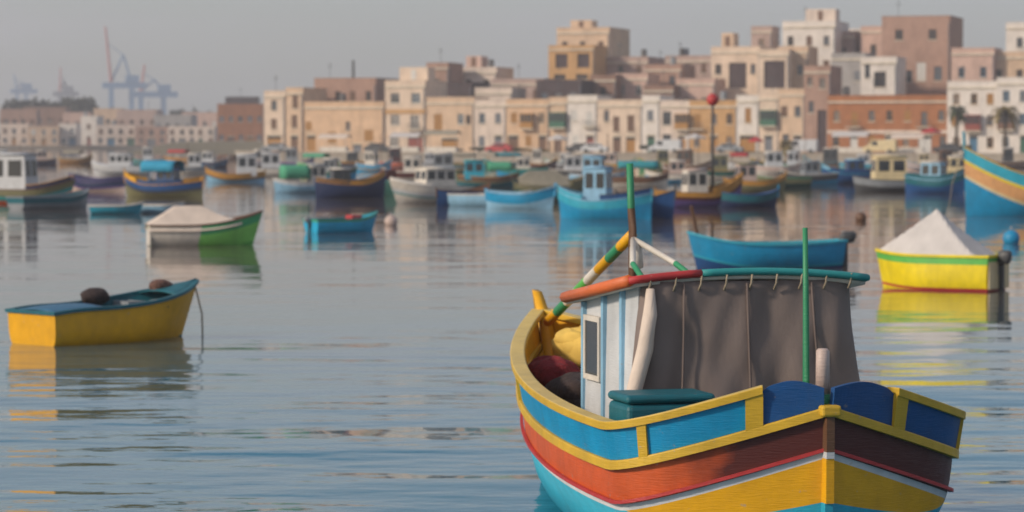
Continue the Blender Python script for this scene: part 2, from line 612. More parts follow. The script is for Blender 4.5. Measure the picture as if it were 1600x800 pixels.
def cabin(root, y0, y1, hw, z0, z1, m, roof_m=None, roof_h=0.08, wins=2, front=2, taper=0.06, over=0.10, win_z=(0.45, 0.85)):
    mb = MB()
    t = taper
    lo = [(-hw, y0, z0), (hw, y0, z0), (hw, y1, z0), (-hw, y1, z0)]
    hi = [(-hw + t, y0 + t * 2, z1), (hw - t, y0 + t * 2, z1), (hw - t, y1 - t, z1), (-hw + t, y1 - t, z1)]
    mb.grid([lo, hi], m, True)
    o = mb.build('cabin', root)
    H = z1 - z0
    za, zb = z0 + H * win_z[0], z0 + H * win_z[1]
    def pane(a, b, side):
        q = MB()
        fa, fb = (za - z0) / H, (zb - z0) / H
        if side in (-1, 1):
            xa, xb = side * (hw - t * fa + 0.012), side * (hw - t * fb + 0.012)
            q.quad((xa, a, za), (xa, b, za), (xb, b, zb), (xb, a, zb), GLASS)
        else:
            ya, yb = (y0 + 2 * t * fa - 0.012, y0 + 2 * t * fb - 0.012) if side == 0 else (y1 - t * fa + 0.012, y1 - t * fb + 0.012)
            q.quad((a, ya, za), (b, ya, za), (b, yb, zb), (a, yb, zb), GLASS)
        p = q.build('window', o)
        sm = p.modifiers.new('thick', 'SOLIDIFY'); sm.thickness = 0.012; sm.offset = 0
    Ln = y1 - y0 - 3 * t
    for i in range(wins):
        a = y0 + 2 * t + Ln * (i + 0.14) / wins; b = y0 + 2 * t + Ln * (i + 0.86) / wins
        pane(a, b, -1); pane(a, b, 1)
    for i in range(front):
        wd = 2 * (hw - t)
        a = -hw + t + wd * (i + 0.12) / front; b = -hw + t + wd * (i + 0.88) / front
        pane(a, b, 0); pane(a, b, 2)
    mb = MB()
    rows = []
    for i in range(7):
        k = i / 6
        x = lerp(-hw - over + t, hw + over - t, k)
        zz = z1 + roof_h * (1 - (2 * k - 1) ** 2)
        rows.append([(x, y0 + 2 * t - over, zz), (x, y1 - t + over, zz)])
    mb.grid(rows, roof_m or m)
    r = mb.build('roof', root, True)
    sm = r.modifiers.new('thick', 'SOLIDIFY'); sm.thickness = 0.06; sm.offset = 1
    return o

def canopy(root, y0, y1, hw, zp, z1, m, arch=0.22, post_m=None, drop=0.0, name='canopy', ends=False):
    mb = MB()
    rows = []
    ny = 7
    for j in range(ny + 1):
        y = lerp(y0, y1, j / ny)
        row = []
        for i in range(11):
            k = i / 10
            x = lerp(-hw, hw, k)
            sag = 0.03 * math.sin(j * math.pi / ny * 3) ** 2
            row.append((x, y, z1 + arch * (1 - abs(2 * k - 1) ** 2.4) - sag))
        if drop:
            row = [(-hw - 0.03, y, z1 - drop)] + row + [(hw + 0.03, y, z1 - drop)]
        rows.append(row)
    mb.grid(rows, m)
    if ends:
        for j in (0, ny):
            b = len(mb.v); mb.v += rows[j]; mb.face(range(b, b + len(rows[j])), m)
    o = mb.build(name, root, True)
    sm = o.modifiers.new('thick', 'SOLIDIFY'); sm.thickness = 0.025; sm.offset = 0
    for y in (y0 + 0.05, y1 - 0.05):
        for sd in (-1, 1):
            q = MB()
            q.tube([(sd * (hw - 0.04), y, zp), (sd * (hw - 0.04), y, z1 + 0.02)], 0.025, post_m or METAL, 6)
            q.build('canopy_pole', root)
    return o

def boat(label, cat, px, py, th, h, bands, rail, name='moored_boat', deck_d=0.25, deck_m=None, in_m=None, below=None, group='boats moored in the harbour', n=24, rail_kw=None, strake=None, posts=None, thwarts=0, thwart_m=None, ks=1.0, kz=None, paint_fn=None):
    """px, py: where the middle of its waterline shows in the photograph; th: direction from bow to stern"""
    c = on_water(px, py)
    aft = Vector((-math.sin(th), math.cos(th), 0))
    root = thing(name, label, cat, c - aft * (h.L / 2 * ks), th, group)
    root.scale = (ks * 1.06 if ks < 1 else 1, ks, kz or (0.5 + 0.5 * ks))
    skin(h, root, bands, n, below, deck_d=deck_d, deck_m=deck_m, in_m=in_m, paint_fn=paint_fn)
    gunwale(h, root, rail, n=n, **(rail_kw or {}))
    if strake:
        gunwale(h, root, strake[0], 0.05, 0.045, 0.05, -strake[1], 'rubbing_strake', n)
    if posts:
        post(root, 0.06, h.zb - 0.5, h.zb + posts[1], posts[0], 0.08, 0.13, -0.06)
        if h.wt < 0.02:
            post(root, h.L - 0.06, h.zs - 0.5, h.zs + posts[1] * 0.7, posts[0], 0.08, 0.13, 0.05, 'stern_post')
    for i in range(thwarts):
        t = lerp(0.35, 0.85, i / max(1, thwarts - 1))
        w = h.w(t) - 0.04
        mb = MB(); z = h.z(t) - 0.10
        mb.box(-w, w, t * h.L - 0.12, t * h.L + 0.12, z - 0.03, z, thwart_m or WOOD)
        mb.build('thwart', root)
    return root

# ------------------------------------------------------------------ the big boat in the foreground
def foreground_boat():
    h = Hull(8.595, 1.556, 0.122, 2.093, 2.306, 0.0, 1.38, 0.867, 1.366, zk=-0.5, rb=0.10, rs=0.25, full=0.22)
    Y0, th = 23.954, 0.27
    root = thing('fishing_boat', 'large wooden fishing boat in yellow, blue and red stripes, bow towards the camera', 'fishing boat', (495 / F * Y0, Y0, 0), th)
    fy = lambda t: 0.385 + 0.37 * max(0.0, 1 - t / 0.10) ** 0.8
    bands = [(P_ORANGE, 0.33), (P_WHITE, 0.385), (P_YEL, fy), (P_CYAN, 0.80)]
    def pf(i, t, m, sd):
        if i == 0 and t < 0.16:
            return P_FALLOFF
        if i == 2 and t > 0.10:
            return P_CYAN
        return m
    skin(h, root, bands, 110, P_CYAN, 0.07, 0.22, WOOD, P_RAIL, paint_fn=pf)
    # thin red line above the white one, yellow rubbing strake
    mb = MB()
    for sd in (-1, 1):
        strip(h, 0.0, 1, sd, -0.325, -0.295, 0.012, 0.012, 0.03, P_RED, 90, mb)
    mb.build('red_line', root)
    mb = MB()
    for sd in (-1, 1):
        strip(h, 0.0, 1, sd, -0.03, 0.05, 0.055, 0.055, 0.10, P_RAIL, 90, mb)
    bevel(mb.build('rubbing_strake', root), 0.012)
    # washboard panels, posts and rails on both sides
    lay = {-1: (0.024, 0.078, 0.60, 0.80, 0.985), 1: (0.031, 0.10, 0.60, 0.80, 0.985)}
    for sd in (-1, 1):
        a = lay[sd]
        # bow panel with a rounded top edge and no rail
        strip(h, 0.0012, a[0] - 0.001, sd, 0.052, lambda k: 0.052 + (0.16 + 0.15 * math.sin(min(k, 0.62) / 0.62 * math.pi / 2)) * (1 - 0.22 * max(0, (k - 0.75) / 0.25) ** 2) , 0.03, 0.05, 0.05, P_NAVY, 20).build('bow_panel', root)
        for i in range(len(a) - 1):
            m = (P_NAVY if sd > 0 and i == 0 else P_BLUE) if i < 3 else P_RAIL
            p = strip(h, a[i] + 0.001, a[i + 1] - 0.001, sd, 0.052, 0.315, 0.025, 0.07, 0.04, m, 40, inn=P_YEL if i >= 2 else P_TEAL).build('washboard_panel', root)
        for i, t in enumerate(a[:-1]):
            w = 0.0032 if i < 2 else 0.006
            strip(h, t - w, t + w, sd, 0.03, 0.318, 0.052, 0.097, 0.10, P_RAIL, 2).build('washboard_post', root)
        bevel(strip(h, a[0] - 0.003, 1.0, sd, 0.315, 0.385, 0.11, 0.115, 0.15, P_RAIL if sd > 0 else P_RAIL, 110, top=paint('rail_top', (0.58, 0.42, 0.12))).build('rail', root), 0.012)
    # stem with the colours of the hull running across it, stem head and stern horn
    mb = MB()
    for z0, z1, m in ((-0.5, 0.62, P_CYAN), (0.62, 0.995, P_YEL), (0.995, 1.05, P_WHITE), (1.05, 1.345, P_BROWN)):
        mb.box(-0.035, 0.035, -0.075 + (1.38 - z0) * 0.02, 0.06, z0, z1, m)
    mb.build('stem', root)
    mb = MB()
    mb.box(-0.085, 0.085, -0.10, 0.12, 1.345, 1.44, P_RAIL)
    bevel(mb.build('stem_cap', root), 0.02)
    mb = MB()
    mb.tube([(0.0, 0.12, 1.40), (0.0, 0.12, 1.52)], 0.075, P_GREEN, 10)
    mb.tube([(0.0, 0.12, 1.52), (0.0, 0.12, 1.88), (0.0, 0.12, 1.90)], [0.062, 0.058, 0.04], P_PINK, 10)
    mb.build('bow_post', root, True)
    mb = MB()
    rows = []
    for i in range(13):
        k = i / 12
        z = lerp(0.9, 1.93, k)
        y = 8.50 + 0.10 * k + 0.22 * k ** 3
        d = 0.30 * (1 - k ** 2.2) + 0.05
        w = 0.10 * (1 - 0.5 * k)
        rows.append([(-w, y - d, z), (w, y - d, z), (w * 0.7, y + 0.07, z + 0.02), (-w * 0.7, y + 0.07, z + 0.02)])
    mb.grid(rows, P_YEL, True)
    mb.face((48, 49, 50, 51), P_YEL)
    mb.build('stern_horn', root, True)
    # foredeck
    mb = MB()
    ts = [0.004, 0.012, 0.03, 0.05, 0.08, 0.12, 0.135]
    mb.grid([[(-h.w(t) * 0.94, t * h.L + 0.05, h.z(t) + 0.02) for t in ts], [(0, t * h.L + 0.05, h.z(t) + 0.05) for t in ts], [(h.w(t) * 0.94, t * h.L + 0.05, h.z(t) + 0.02) for t in ts]], P_TEAL)
    mb.build('foredeck', root)
    # wheelhouse
    x, y0, y1, z0 = 1.02, 2.05, 3.72, 0.62
    zf, zr = 2.36, 2.13
    mb = MB()
    b = [(-x, y0, z0), (x, y0, z0), (x, y1, z0), (-x, y1, z0)]
    t = [(-x + 0.03, y0, zf), (x - 0.03, y0, zf), (x - 0.03, y1, zr), (-x + 0.03, y1, zr)]
    mb.grid([b, t], P_WHITE, True)
    wh = mb.build('wheelhouse', root)
    for sd in (-1, 1):
        for yy, wd in ((2.42, 0.07), (2.98, 0.07), (3.62, 0.06)):
            q = MB()
            xx = sd * (x + 0.012)
            q.box(min(xx, xx - sd * 0.04), max(xx, xx - sd * 0.04), yy, yy + wd, z0 + 0.1, lerp(zf, zr, (yy - y0) / (y1 - y0)) - 0.03, P_LBLUE)
            q.build('wall_batten', wh)
        q = MB()
        xx = sd * (x + 0.002)
        q.box(xx - 0.012, xx + 0.012, 3.12, 3.52, 1.45, 1.95, GLASS)
        wn = q.build('side_window', wh)
        q = MB()
        for bx in ((3.07, 3.12, 1.40, 2.0), (3.52, 3.57, 1.40, 2.0)):
            q.box(xx - 0.022, xx + 0.022, bx[0], bx[1], bx[2], bx[3], P_OFFW)
        q.box(xx - 0.021, xx + 0.021, 3.12, 3.52, 1.95, 2.0, P_OFFW)
        q.box(xx - 0.021, xx + 0.021, 3.12, 3.52, 1.40, 1.45, P_OFFW)
        q.build('frame', wn)
    mb = MB()                                                   # cambered roof
    rows = []
    for i in range(15):
        k = i / 14
        xx = lerp(-1.13, 1.13, k)
        c = 0.07 * (1 - (2 * k - 1) ** 2)
        rows.append([(xx, 1.93, zf + 0.02 + c), (xx, 3.85, zr + c)])
    mb.grid(rows, P_OFFW)
    rf = mb.build('wheelhouse_roof', root, True)
    sm = rf.modifiers.new('thick', 'SOLIDIFY'); sm.thickness = 0.05; sm.offset = 1
    def rim(path, m, r=0.036):
        q = MB(); q.tube(path, r, m, 8); return q.build('roof_rim', rf, True)
    fr = lambda k: (lerp(-1.13, 1.13, k), 1.90, zf + 0.035 + 0.07 * (1 - (2 * k - 1) ** 2))
    rim([fr(k / 20) for k in range(0, 7)], P_RED)
    rim([fr(k / 20) for k in range(6, 21)], P_TURQ, 0.034)
    for sd in (-1, 1):
        rim([(sd * 1.13, 1.90, zf + 0.035), (sd * 1.14, 2.9, lerp(zf, zr, .5) + 0.02), (sd * 1.13, 3.88, zr + 0.015)], P_RIMO if sd < 0 else P_TURQ, 0.055 if sd < 0 else 0.034)
    # grey tarpaulin hung over the front of the wheelhouse
    mb = MB()
    rows = []
    rnd = random.Random(3)
    ph = [rnd.random() * 6 for _ in range(5)]
    for j in range(25):
        k = j / 24                                              # 0 top
        row = []
        for i in range(49):
            c = i / 48
            hw0 = lerp(0.985, 1.19, k ** 1.1)
            xx = lerp(-hw0, hw0 * 1.0, c) + 0.012 * math.sin(9 * k + ph[0])
            wr = 0.03 * math.sin(c * 17 + ph[1] + k * 1.5) * (0.25 + k) + 0.022 * math.sin(c * 31 + ph[2] - k * 2.2) * (0.2 + k) + 0.012 * math.sin(c * 6 + k * 7 + ph[3]) + 0.014 * math.sin(c * 13 - k * 16 + ph[4]) * math.sin(math.pi * k) + 0.008 * math.sin(c * 43 + k * 11)
            edge = 0.10 * (abs(2 * c - 1) ** 10)
            row.append((xx, 1.93 - 0.16 * k + wr * 0.9 + edge, lerp(zf + 0.02, 0.72, k)))
        rows.append(row)
    mb.grid(rows, TARP)
    tp = mb.build('tarpaulin', root, True)
    sm = tp.modifiers.new('thick', 'SOLIDIFY'); sm.thickness = 0.012; sm.offset = 0
    for xx in (-0.62, -0.02, 0.6):                               # stitched seams and lashings
        q = MB(); q.tube([(xx * 0.99, 1.90, zf + 0.0), (xx * 1.02, 1.85, 1.9), (xx * 1.08, 1.78, 1.3), (xx * 1.13, 1.74, 0.8)], 0.012, mat('seam', (0.13, 0.10, 0.09), 0.9), 5); q.build('seam', tp, True)
    for k in range(9):
        xx = lerp(-0.95, 0.95, k / 8)
        q = MB(); q.tube([(xx, 1.905, zf - 0.06), (xx + 0.015, 1.88, zf + 0.0), (xx + 0.02, 1.88, zf + 0.08)], 0.011, ROPE, 5); q.build('lashing', tp, True)
    mb = MB()                                                   # rolled edge of the tarpaulin
    mb.tube([(-0.93, 1.90, 2.32), (-0.945, 1.86, 2.1), (-1.0, 1.83, 1.8), (-1.10, 1.82, 1.45), (-1.17, 1.82, 1.1), (-1.18, 1.84, 0.75)], [0.04, 0.065, 0.075, 0.07, 0.055, 0.05], CLOTHB, 9)
    mb.build('rolled_curtain', root, True)
    # mast, striped stays and boom
    mb = MB()
    mb.tube([(0, 5.3, 0.6), (0, 5.3, 2.75), (-0.015, 5.3, 2.95), (-0.03, 5.3, 3.40)], [0.055, 0.042, 0.040, 0.036], [P_BROWN, P_BROWN, P_GREEN], 8)
    mb.build('mast', root, True)
    mb = MB()
    st = [P_YEL, P_GREEN, P_YEL, P_OFFW, P_LIME, P_OFFW, P_GREEN, P_YEL]
    pts = [Vector((0, 5.32, 2.68)).lerp(Vector((-0.02, 8.3, 1.62)), k / 8) for k in range(9)]
    mb.tube(pts, 0.055, st, 8)
    mb.build('striped_boom', root, True)
    for sd in (-1, 1):
        q = MB()
        q.tube([(0, 5.28, 2.64), (sd * 0.22, 4.6, 2.42), (sd * 0.30, 3.8, 2.2)], 0.03, [P_OFFW, P_GREEN], 7)
        q.build('mast_stay', root, True)
    mb = MB()
    mb.tube([(0, 5.20, 2.62), (0, 5.19, 2.56), (0.0, 5.17, 2.36), (0, 5.17, 2.32)], [0.03, 0.065, 0.075, 0.03], P_OFFW, 8)
    mb.build('mast_lamp', root, True)
    # green pole at the bow
    mb = MB()
    mb.tube([(-0.03, 0.42, 1.34), (-0.03, 0.42, 1.5), (-0.035, 0.42, 2.3), (-0.045, 0.42, 2.9)], [0.032, 0.032, 0.027, 0.023], [P_CREAM, P_GREEN, P_GREEN], 8)
    mb.build('bow_pole', root, True)
    q = MB(); q.tube([(-0.4, 0.3, 1.32), (-0.25, 0.45, 1.36), (-0.1, 0.4, 1.36), (0.02, 0.13, 1.55)], 0.018, ROPE, 6); q.build('mooring_rope', root, True)
    M = root.matrix_basis
    return h, Matrix.Translation(root.location) @ Matrix.Rotation(th, 4, 'Z')
HB, MBOAT = foreground_boat()

def aboard(name, label, cat, p, rz=0.27):
    return thing(name, label, cat, MBOAT @ Vector(p), rz)

b = aboard('storage_box', 'dark teal rounded storage box in front of the grey tarpaulin', 'box', (-1.02, 1.32, 0.72))
mb = MB()
mb.box(-0.40, 0.40, -0.28, 0.28, 0.0, 0.66, P_TEAL)
bevel(mb.build('box_body', b), 0.05, 3)
mb = MB(); mb.box(-0.405, 0.405, -0.285, 0.285, 0.662, 0.74, P_TEAL)
bevel(mb.build('lid', b), 0.05, 4)
def pile(name, label, p, r, m, seed, cat='net', parent_frame=True):
    o = MB()
    rnd = random.Random(seed)
    o.lump((0, 0, r[2] * 0.8), (r[0], r[1], r[2] * 0.85), m, seed, 20, 10, 0.3, 0.1)
    for k in range(6):
        a_ = rnd.random() * 6.28
        f_ = rnd.uniform(0.35, 0.6)
        o.lump((math.cos(a_) * r[0] * 0.55, math.sin(a_) * r[1] * 0.55, r[2] * rnd.uniform(0.5, 1.15)), (r[0] * f_, r[1] * f_, r[2] * f_), m, seed + k, 14, 8, 0.35, 0.1)
    ob = o.build(name, None, True)
    ob.location = MBOAT @ Vector(p) if parent_frame else p
    ob.rotation_euler.z = rnd.random()
    sb = ob.modifiers.new('sub', 'SUBSURF'); sb.levels = 1; sb.render_levels = 1
    return tag(ob, label, cat)
pile('net_heap', 'dark brown heap of fishing net inside the stern of the foreground boat', (-0.42, 5.7, 0.78), (0.36, 0.65, 0.30), NET, 5)
pile('red_net_heap', 'dark red bundle of net beside the yellow stern of the foreground boat', (-0.42, 6.75, 0.92), (0.30, 0.42, 0.27), NETR, 9)
pile('wrapped_sail', 'pale yellow cloth bundle by the stern horn of the foreground boat', (0.12, 7.30, 1.18), (0.26, 0.55, 0.27), mat('cloth_yellow', (0.66, 0.44, 0.09), 0.85, 0.15, 3), 11, 'bundle')

# ------------------------------------------------------------------ boats at moorings, from near to far
def cover_deck(h, root, t0, t1, m, name='deck_cover', dz=-0.02, crown=0.06, n=10):
    mb = MB()
    ts = [lerp(t0, t1, k / n) for k in range(n + 1)]
    rows = []
    for i in range(7):
        k = i / 6 * 2 - 1
        rows.append([(k * max(h.w(t) - 0.03, 0.005), t * h.L * 0.985 + 0.02, h.z(t) + dz + crown * (1 - k * k)) for t in ts])
    mb.grid(rows, m)
    o = mb.build(name, root, True)
    sm = o.modifiers.new('thick', 'SOLIDIFY'); sm.thickness = 0.02; sm.offset = 0
    return o

def tent(h, root, m, t0, t1, apex_t, apex_z, name='boat_cover', over=0.05, drop=0.02, ridge=0.0):
    """a boat cover pitched up from the gunwales to a point or ridge"""
    mb = MB()
    N = 32
    rows = []
    ts = [lerp(t0, t1, k / N) for k in range(N + 1)]
    for i in range(17):
        k = i / 16 * 2 - 1
        row = []
        for t in ts:
            d = abs(t - apex_t) - ridge
            lift = max(0, 1 - max(d, 0) / ((apex_t - t0) if t < apex_t else (t1 - apex_t))) if d > 0 else 1.0
            lift = min(lift, 1 - abs(k))
            z = h.z(t) - drop + (apex_z - h.z(t)) * lift - 0.05 * math.sin(math.pi * min(1, lift))
            row.append((k * (h.w(t) + over), t * h.L, z))
        rows.append(row)
    mb.grid(rows, m)
    o = mb.build(name, root, False)
    sm = o.modifiers.new('thick', 'SOLIDIFY'); sm.thickness = 0.02; sm.offset = 0
    return o

def line(root, pts, m=None, r=0.02, name='mooring_rope'):
    q = MB(); q.tube(pts, r, m or ROPE, 5); return q.build(name, root, True)

def washboard(h, root, m, t0, t1, hgt=0.22, rail=None, n=16):
    for sd in (-1, 1):
        strip(h, t0, t1, sd, 0.05, hgt, 0.02, 0.05, 0.04, m, n).build('washboard', root)
        if rail:
            strip(h, t0, t1, sd, hgt, hgt + 0.05, 0.07, 0.07, 0.10, rail, n).build('rail', root)

# yellow dinghy on the left
h = Hull(4.3, 0.86, 0.5, 2.3, 2.2, 0.92, 1.0, 0.62, 0.56, zu=0.75, zk=-0.28, rb=0.55, rs=0.05, boxy=5)
r = boat('yellow open boat with blue decks lying on the left above its yellow reflection', 'boat', 182, 531, R(134), h, [(P_YEL, 0.95)], P_TEAL, 'dinghy', 0.30, P_TEAL, P_TEAL, below=P_DGREEN, group=None, thwarts=2, thwart_m=P_DGREY, ks=0.86, kz=0.98)
cover_deck(h, r, 0.70, 0.995, paint('slate_blue', (0.02, 0.11, 0.20)), 'stern_deck', 0.02)
cover_deck(h, r, 0.005, 0.25, P_TEAL, 'foredeck', 0.02)
line(r, [(0, 0.05, 0.9), (0.0, -0.12, 0.4), (0.02, -0.16, -0.2)])
M_ = r.matrix_basis.copy()
LM = Matrix.Translation(r.location) @ Matrix.Rotation(R(134), 4, 'Z') @ Matrix.Diagonal((0.91, 0.86, 0.98, 1))
pile('black_bundle', 'black bundle lying on the blue deck of the yellow boat', LM @ Vector((0.45, 2.35, 0.62)), (0.30, 0.26, 0.20), NET, 21, 'bundle', False)
pile('brown_bundle', 'brown bundle lying at the bow of the yellow boat', LM @ Vector((0.30, 0.75, 0.80)), (0.24, 0.22, 0.16), NETB, 22, 'bundle', False)

# covered boat with the green bow
h = Hull(4.6, 0.95, 0.45, 2.2, 2.2, 0.8, 1.12, 0.66, 0.66, zu=0.7, rb=0.5, rs=0.05)
r = boat('boat with beige cover and green bow behind the yellow open boat', 'boat', 322, 383, R(102), h, [(paint('bright_green', (0.05, 0.40, 0.16)), 0.30), (paint('fresh_green', (0.22, 0.62, 0.12)), 0.95)], P_BROWN, 'covered_boat', below=P_LIME, group=None, in_m=P_OFFW, ks=0.84, kz=1.0, paint_fn=lambda i, t, m, sd: P_OFFW if t > 0.52 else m)
tent(h, r, CLOTHB, 0.20, 1.02, 0.66, 1.5, over=0.07, drop=0.16, ridge=0.12)
q = MB(); q.box(-0.76, 0.76, 4.6, 4.64, 0.02, 0.60, P_OFFW); q.build('transom_board', r)

# small blue boat, centre left
h = Hull(3.9, 0.8, 0.5, 2.3, 2.2, 0.8, 0.85, 0.55, 0.55, rb=0.4)
r = boat('small bright blue boat with green gunwale alone in the middle water', 'boat', 538, 363, R(125), h, [(P_LIME, 0.06), (paint('bright_blue', (0.01, 0.36, 0.60)), 0.9)], P_TURQ, 'rowing_boat', 0.3, P_GREY, P_CYAN, group=None, thwarts=2, ks=0.78)
outboard(r, 3.9, 0.42, P_GREY, 0.7)
q = MB(); q.box(-0.3, 0.3, 1.1, 1.7, 0.3, 0.75, P_RED); bevel(q.build('engine_box', r), 0.04)

# cyan dinghies by the left boats
for px, py, th, L, m, lab in ((182, 334, R(100), 2.6, P_CYAN, 'tiny cyan dinghy with pale rim, nearest the left edge'), (252, 333, R(75), 2.4, P_LBLUE, 'tiny steel blue dinghy behind the beige covered boat')):
    h = Hull(L, 0.6, 0.5, 2.2, 2.2, 0.75, 0.5, 0.36, 0.36, zk=-0.15, rb=0.25)
    boat(lab, 'dinghy', px, py, th, h, [(m, 0.3)], P_OFFW, 'tender', 0.15, P_LBLUE, P_LBLUE, group='small dinghies on the water', thwarts=1)

# blue rowing boat behind the wheelhouse
h = Hull(4.7, 0.85, 0.48, 2.2, 2.4, 0.55, 0.98, 0.64, 0.72, rb=0.35)
r = boat('long bright blue rowing boat with cream interior behind the green bow pole', 'boat', 1195, 418, R(-80), h, [(P_BLUE, 0.58), (P_CYAN, 0.64), (P_NAVY, 0.9)], P_CYAN, 'rowing_boat', 0.12, P_CREAM, P_OCHRE, group=None, thwarts=3, ks=0.95, kz=1.0)
outboard(r, 4.7, 0.66, P_DGREY, 0.95)
post(r, 0.45, 0.3, 1.75, P_BROWN, 0.10, 0.10, -0.35, 'bow_spar')
q = MB(); q.tube([(-0.78, 0.95, 0.75), (-0.80, 0.95, 0.1)], 0.11, P_BLACK, 9); q.build('fender', r, True)
q = MB(); q.tube([(-0.86, 2.9, 0.6), (-0.88, 2.9, 0.05)], 0.09, P_DGREY, 9); q.build('fender', r, True)

# lemon boat with the white tent
h = Hull(4.4, 0.95, 0.5, 2.2, 2.2, 0.82, 0.88, 0.80, 0.80, rb=0.35, boxy=5)
r = boat('lemon yellow boat under a white pointed cover on the right', 'boat', 1463, 451, R(-124), h, [(P_LIME, 0.17), (P_LEMON, 0.74), (P_RED, 0.80)], P_LEMON, 'covered_boat', below=P_LEMON, group=None, in_m=P_OFFW, ks=0.74, kz=1.0)
tent(h, r, CLOTHW, 0.04, 0.90, 0.50, 1.9, over=-0.02, drop=-0.03)
outboard(r, 4.4, 0.62, P_DGREY, 0.95)
q = MB(); q.box(-0.72, 0.72, 4.4, 4.43, 0.05, 0.70, P_CREAM); q.build('transom_board', r)

# tall striped boat cut by the right edge
h = Hull(11.0, 1.9, 0.42, 2.0, 2.4, 0.0, 3.2, 1.55, 2.1, zk=-0.6, rb=0.15, full=0.4)
r = boat('tall fishing boat with cyan and orange stripes cut by the right edge', 'fishing boat', 1672, 336, R(-74), h, [(P_CYAN, 0.55), (P_LEMON, 0.68), (paint('peach', (0.62, 0.32, 0.13)), 1.25), (P_CREAM, 1.40), (P_BLUE, 2.1)], P_RAIL, 'fishing_boat', 0.3, WOOD, P_OFFW, group=None, n=40, posts=(P_CYAN, 0.75), strake=(P_RAIL, 0.0))
cabin(r, 4.6, 7.4, 1.1, 1.4, 3.0, P_BROWN, P_OFFW)
q = MB(); q.tube([(0, 4.2, 1.2), (0, 4.2, 4.2)], 0.06, P_BROWN, 7); q.build('mast', r)
line(r, [(0, 0.1, 3.3), (0.1, -0.6, 1.6), (0.2, -0.9, -0.1)])
# its mooring buoy
def buoy(label, px, py, m, rr=0.28):
    c = on_water(px, py)
    t = thing('mooring_buoy', label, 'buoy', c)
    q = MB(); q.lump((0, 0, rr * 0.55), (rr, rr, rr), m, 1, 14, 9, 0.02); q.build('float', t, True)
    q = MB(); q.tube([(0, 0, rr * 1.45), (0, 0, rr * 1.9)], rr * 0.16, METAL, 7); q.build('shackle', t, True)
buoy('blue mooring buoy below the tall striped boat', 1580, 380, P_BLUE, 0.30)
buoy('pinkish mooring buoy right of the small bright blue boat', 611, 352, P_PINK, 0.28)
buoy('reddish mooring buoy on open water in front of the far right boats', 1345, 345, P_BROWN, 0.25)

# loose gear
def oar(label, M, a, b):
    a, b = Vector(a), Vector(b)
    t = thing('oar', label, 'oar', M @ a)
    v = (M @ b) - (M @ a)
    q = MB(); q.tube([(0, 0, 0), tuple(v * 0.75)], 0.022, WOOD, 6); q.build('shaft', t, True)
    s_ = Vector((-v.y, v.x, 0)).normalized() * 0.07
    q = MB(); q.grid([[v * 0.75 - s_ * 0.4, v * 0.75 + s_ * 0.4], [v * 0.85 - s_, v * 0.85 + s_], [v - s_, v + s_]], P_OFFW)
    o = q.build('blade', t); sm = o.modifiers.new('thick', 'SOLIDIFY'); sm.thickness = 0.02
oar('wooden oar laid along the right side of the yellow open boat', LM, (-0.35, 3.3, 0.56), (-0.30, 0.9, 0.74))
def crate(label, p, m, rz=0.0, w=0.5, d=0.35, hh=0.28):
    t = thing('fish_crate', label, 'crate', p, rz)
    q = MB()
    q.box(-w / 2, w / 2, -d / 2, d / 2, 0, 0.03, m)
    q.box(-w / 2, w / 2, -d / 2, -d / 2 + 0.03, 0.031, hh, m); q.box(-w / 2, w / 2, d / 2 - 0.03, d / 2, 0.031, hh, m)
    q.box(-w / 2, -w / 2 + 0.03, -d / 2 + 0.031, d / 2 - 0.031, 0.031, hh, m); q.box(w / 2 - 0.03, w / 2, -d / 2 + 0.031, d / 2 - 0.031, 0.031, hh, m)
    q.build('crate_body', t)
    q = MB(); q.box(-w / 2 - 0.015, w / 2 + 0.015, -d / 2 - 0.015, -d / 2 - 0.001, hh - 0.05, hh, m); q.build('rim', t)
crate('grey fish crate standing inside the yellow open boat', LM @ Vector((0.1, 1.75, 0.42)), P_GREY, R(132))

# ---- the rows farther out: (label, kind ...)
# white-cabin boat at the left edge
h = Hull(6.2, 1.15, 0.45, 2.2, 2.4, 0.6, 1.35, 0.75, 0.8, rb=0.5)
r = boat('boat with tall white cabin and dark olive bow at the left edge', 'boat', 38, 318, R(74), h, [(P_OLIVE, 0.35), (P_TURQ, 0.6)], P_BROWN, 'cabin_boat', below=P_ORANGE, in_m=P_GREY)
cabin(r, 2.6, 5.0, 0.85, 0.5, 2.75, P_WHITE, P_WHITE, wins=2)
washboard(h, r, P_DNAVY, 0.03, 0.40, 0.25, P_OCHRE)
h = Hull(5.0, 0.95, 0.5, 2.2, 2.3, 0.7, 0.95, 0.6, 0.6)
r = boat('slate blue open boat at the foot of the tall white cabin boat', 'boat', 82, 326, R(140), h, [(P_TEAL, 0.3), (P_GREY, 0.5)], P_GREY, 'open_boat', in_m=P_TEAL, thwarts=2)
# navy boat with white boat behind
h = Hull(6.0, 1.1, 0.45, 2.2, 2.4, 0.0, 1.15, 0.7, 0.9)
r = boat('navy blue double ended boat with a low purple washboard on the left', 'boat', 152, 299, R(-118), h, [(P_DNAVY, 0.4), (P_PURPLE, 0.55), (P_PINK, 1)], P_PURPLE, 'double_ended_boat', posts=(P_DNAVY, 0.3), in_m=P_GREY, ks=0.78)
washboard(h, r, P_DNAVY, 0.04, 0.96, 0.25, P_PURPLE)
h = Hull(8.0, 1.4, 0.45, 2.2, 2.4, 0.7, 1.5, 1.0, 0.95, rb=0.7)
r = boat('white motor cruiser lying behind the navy double ended boat', 'motor boat', 188, 274, R(-95), h, [(P_WHITE, 0.7), (P_DNAVY, 0.8)], P_WHITE, 'motor_cruiser', below=P_WHITE, in_m=P_WHITE, deck_m=P_WHITE, ks=0.72)
cover_deck(h, r, 0.01, 0.4, P_WHITE, 'foredeck', 0.03, 0.15)
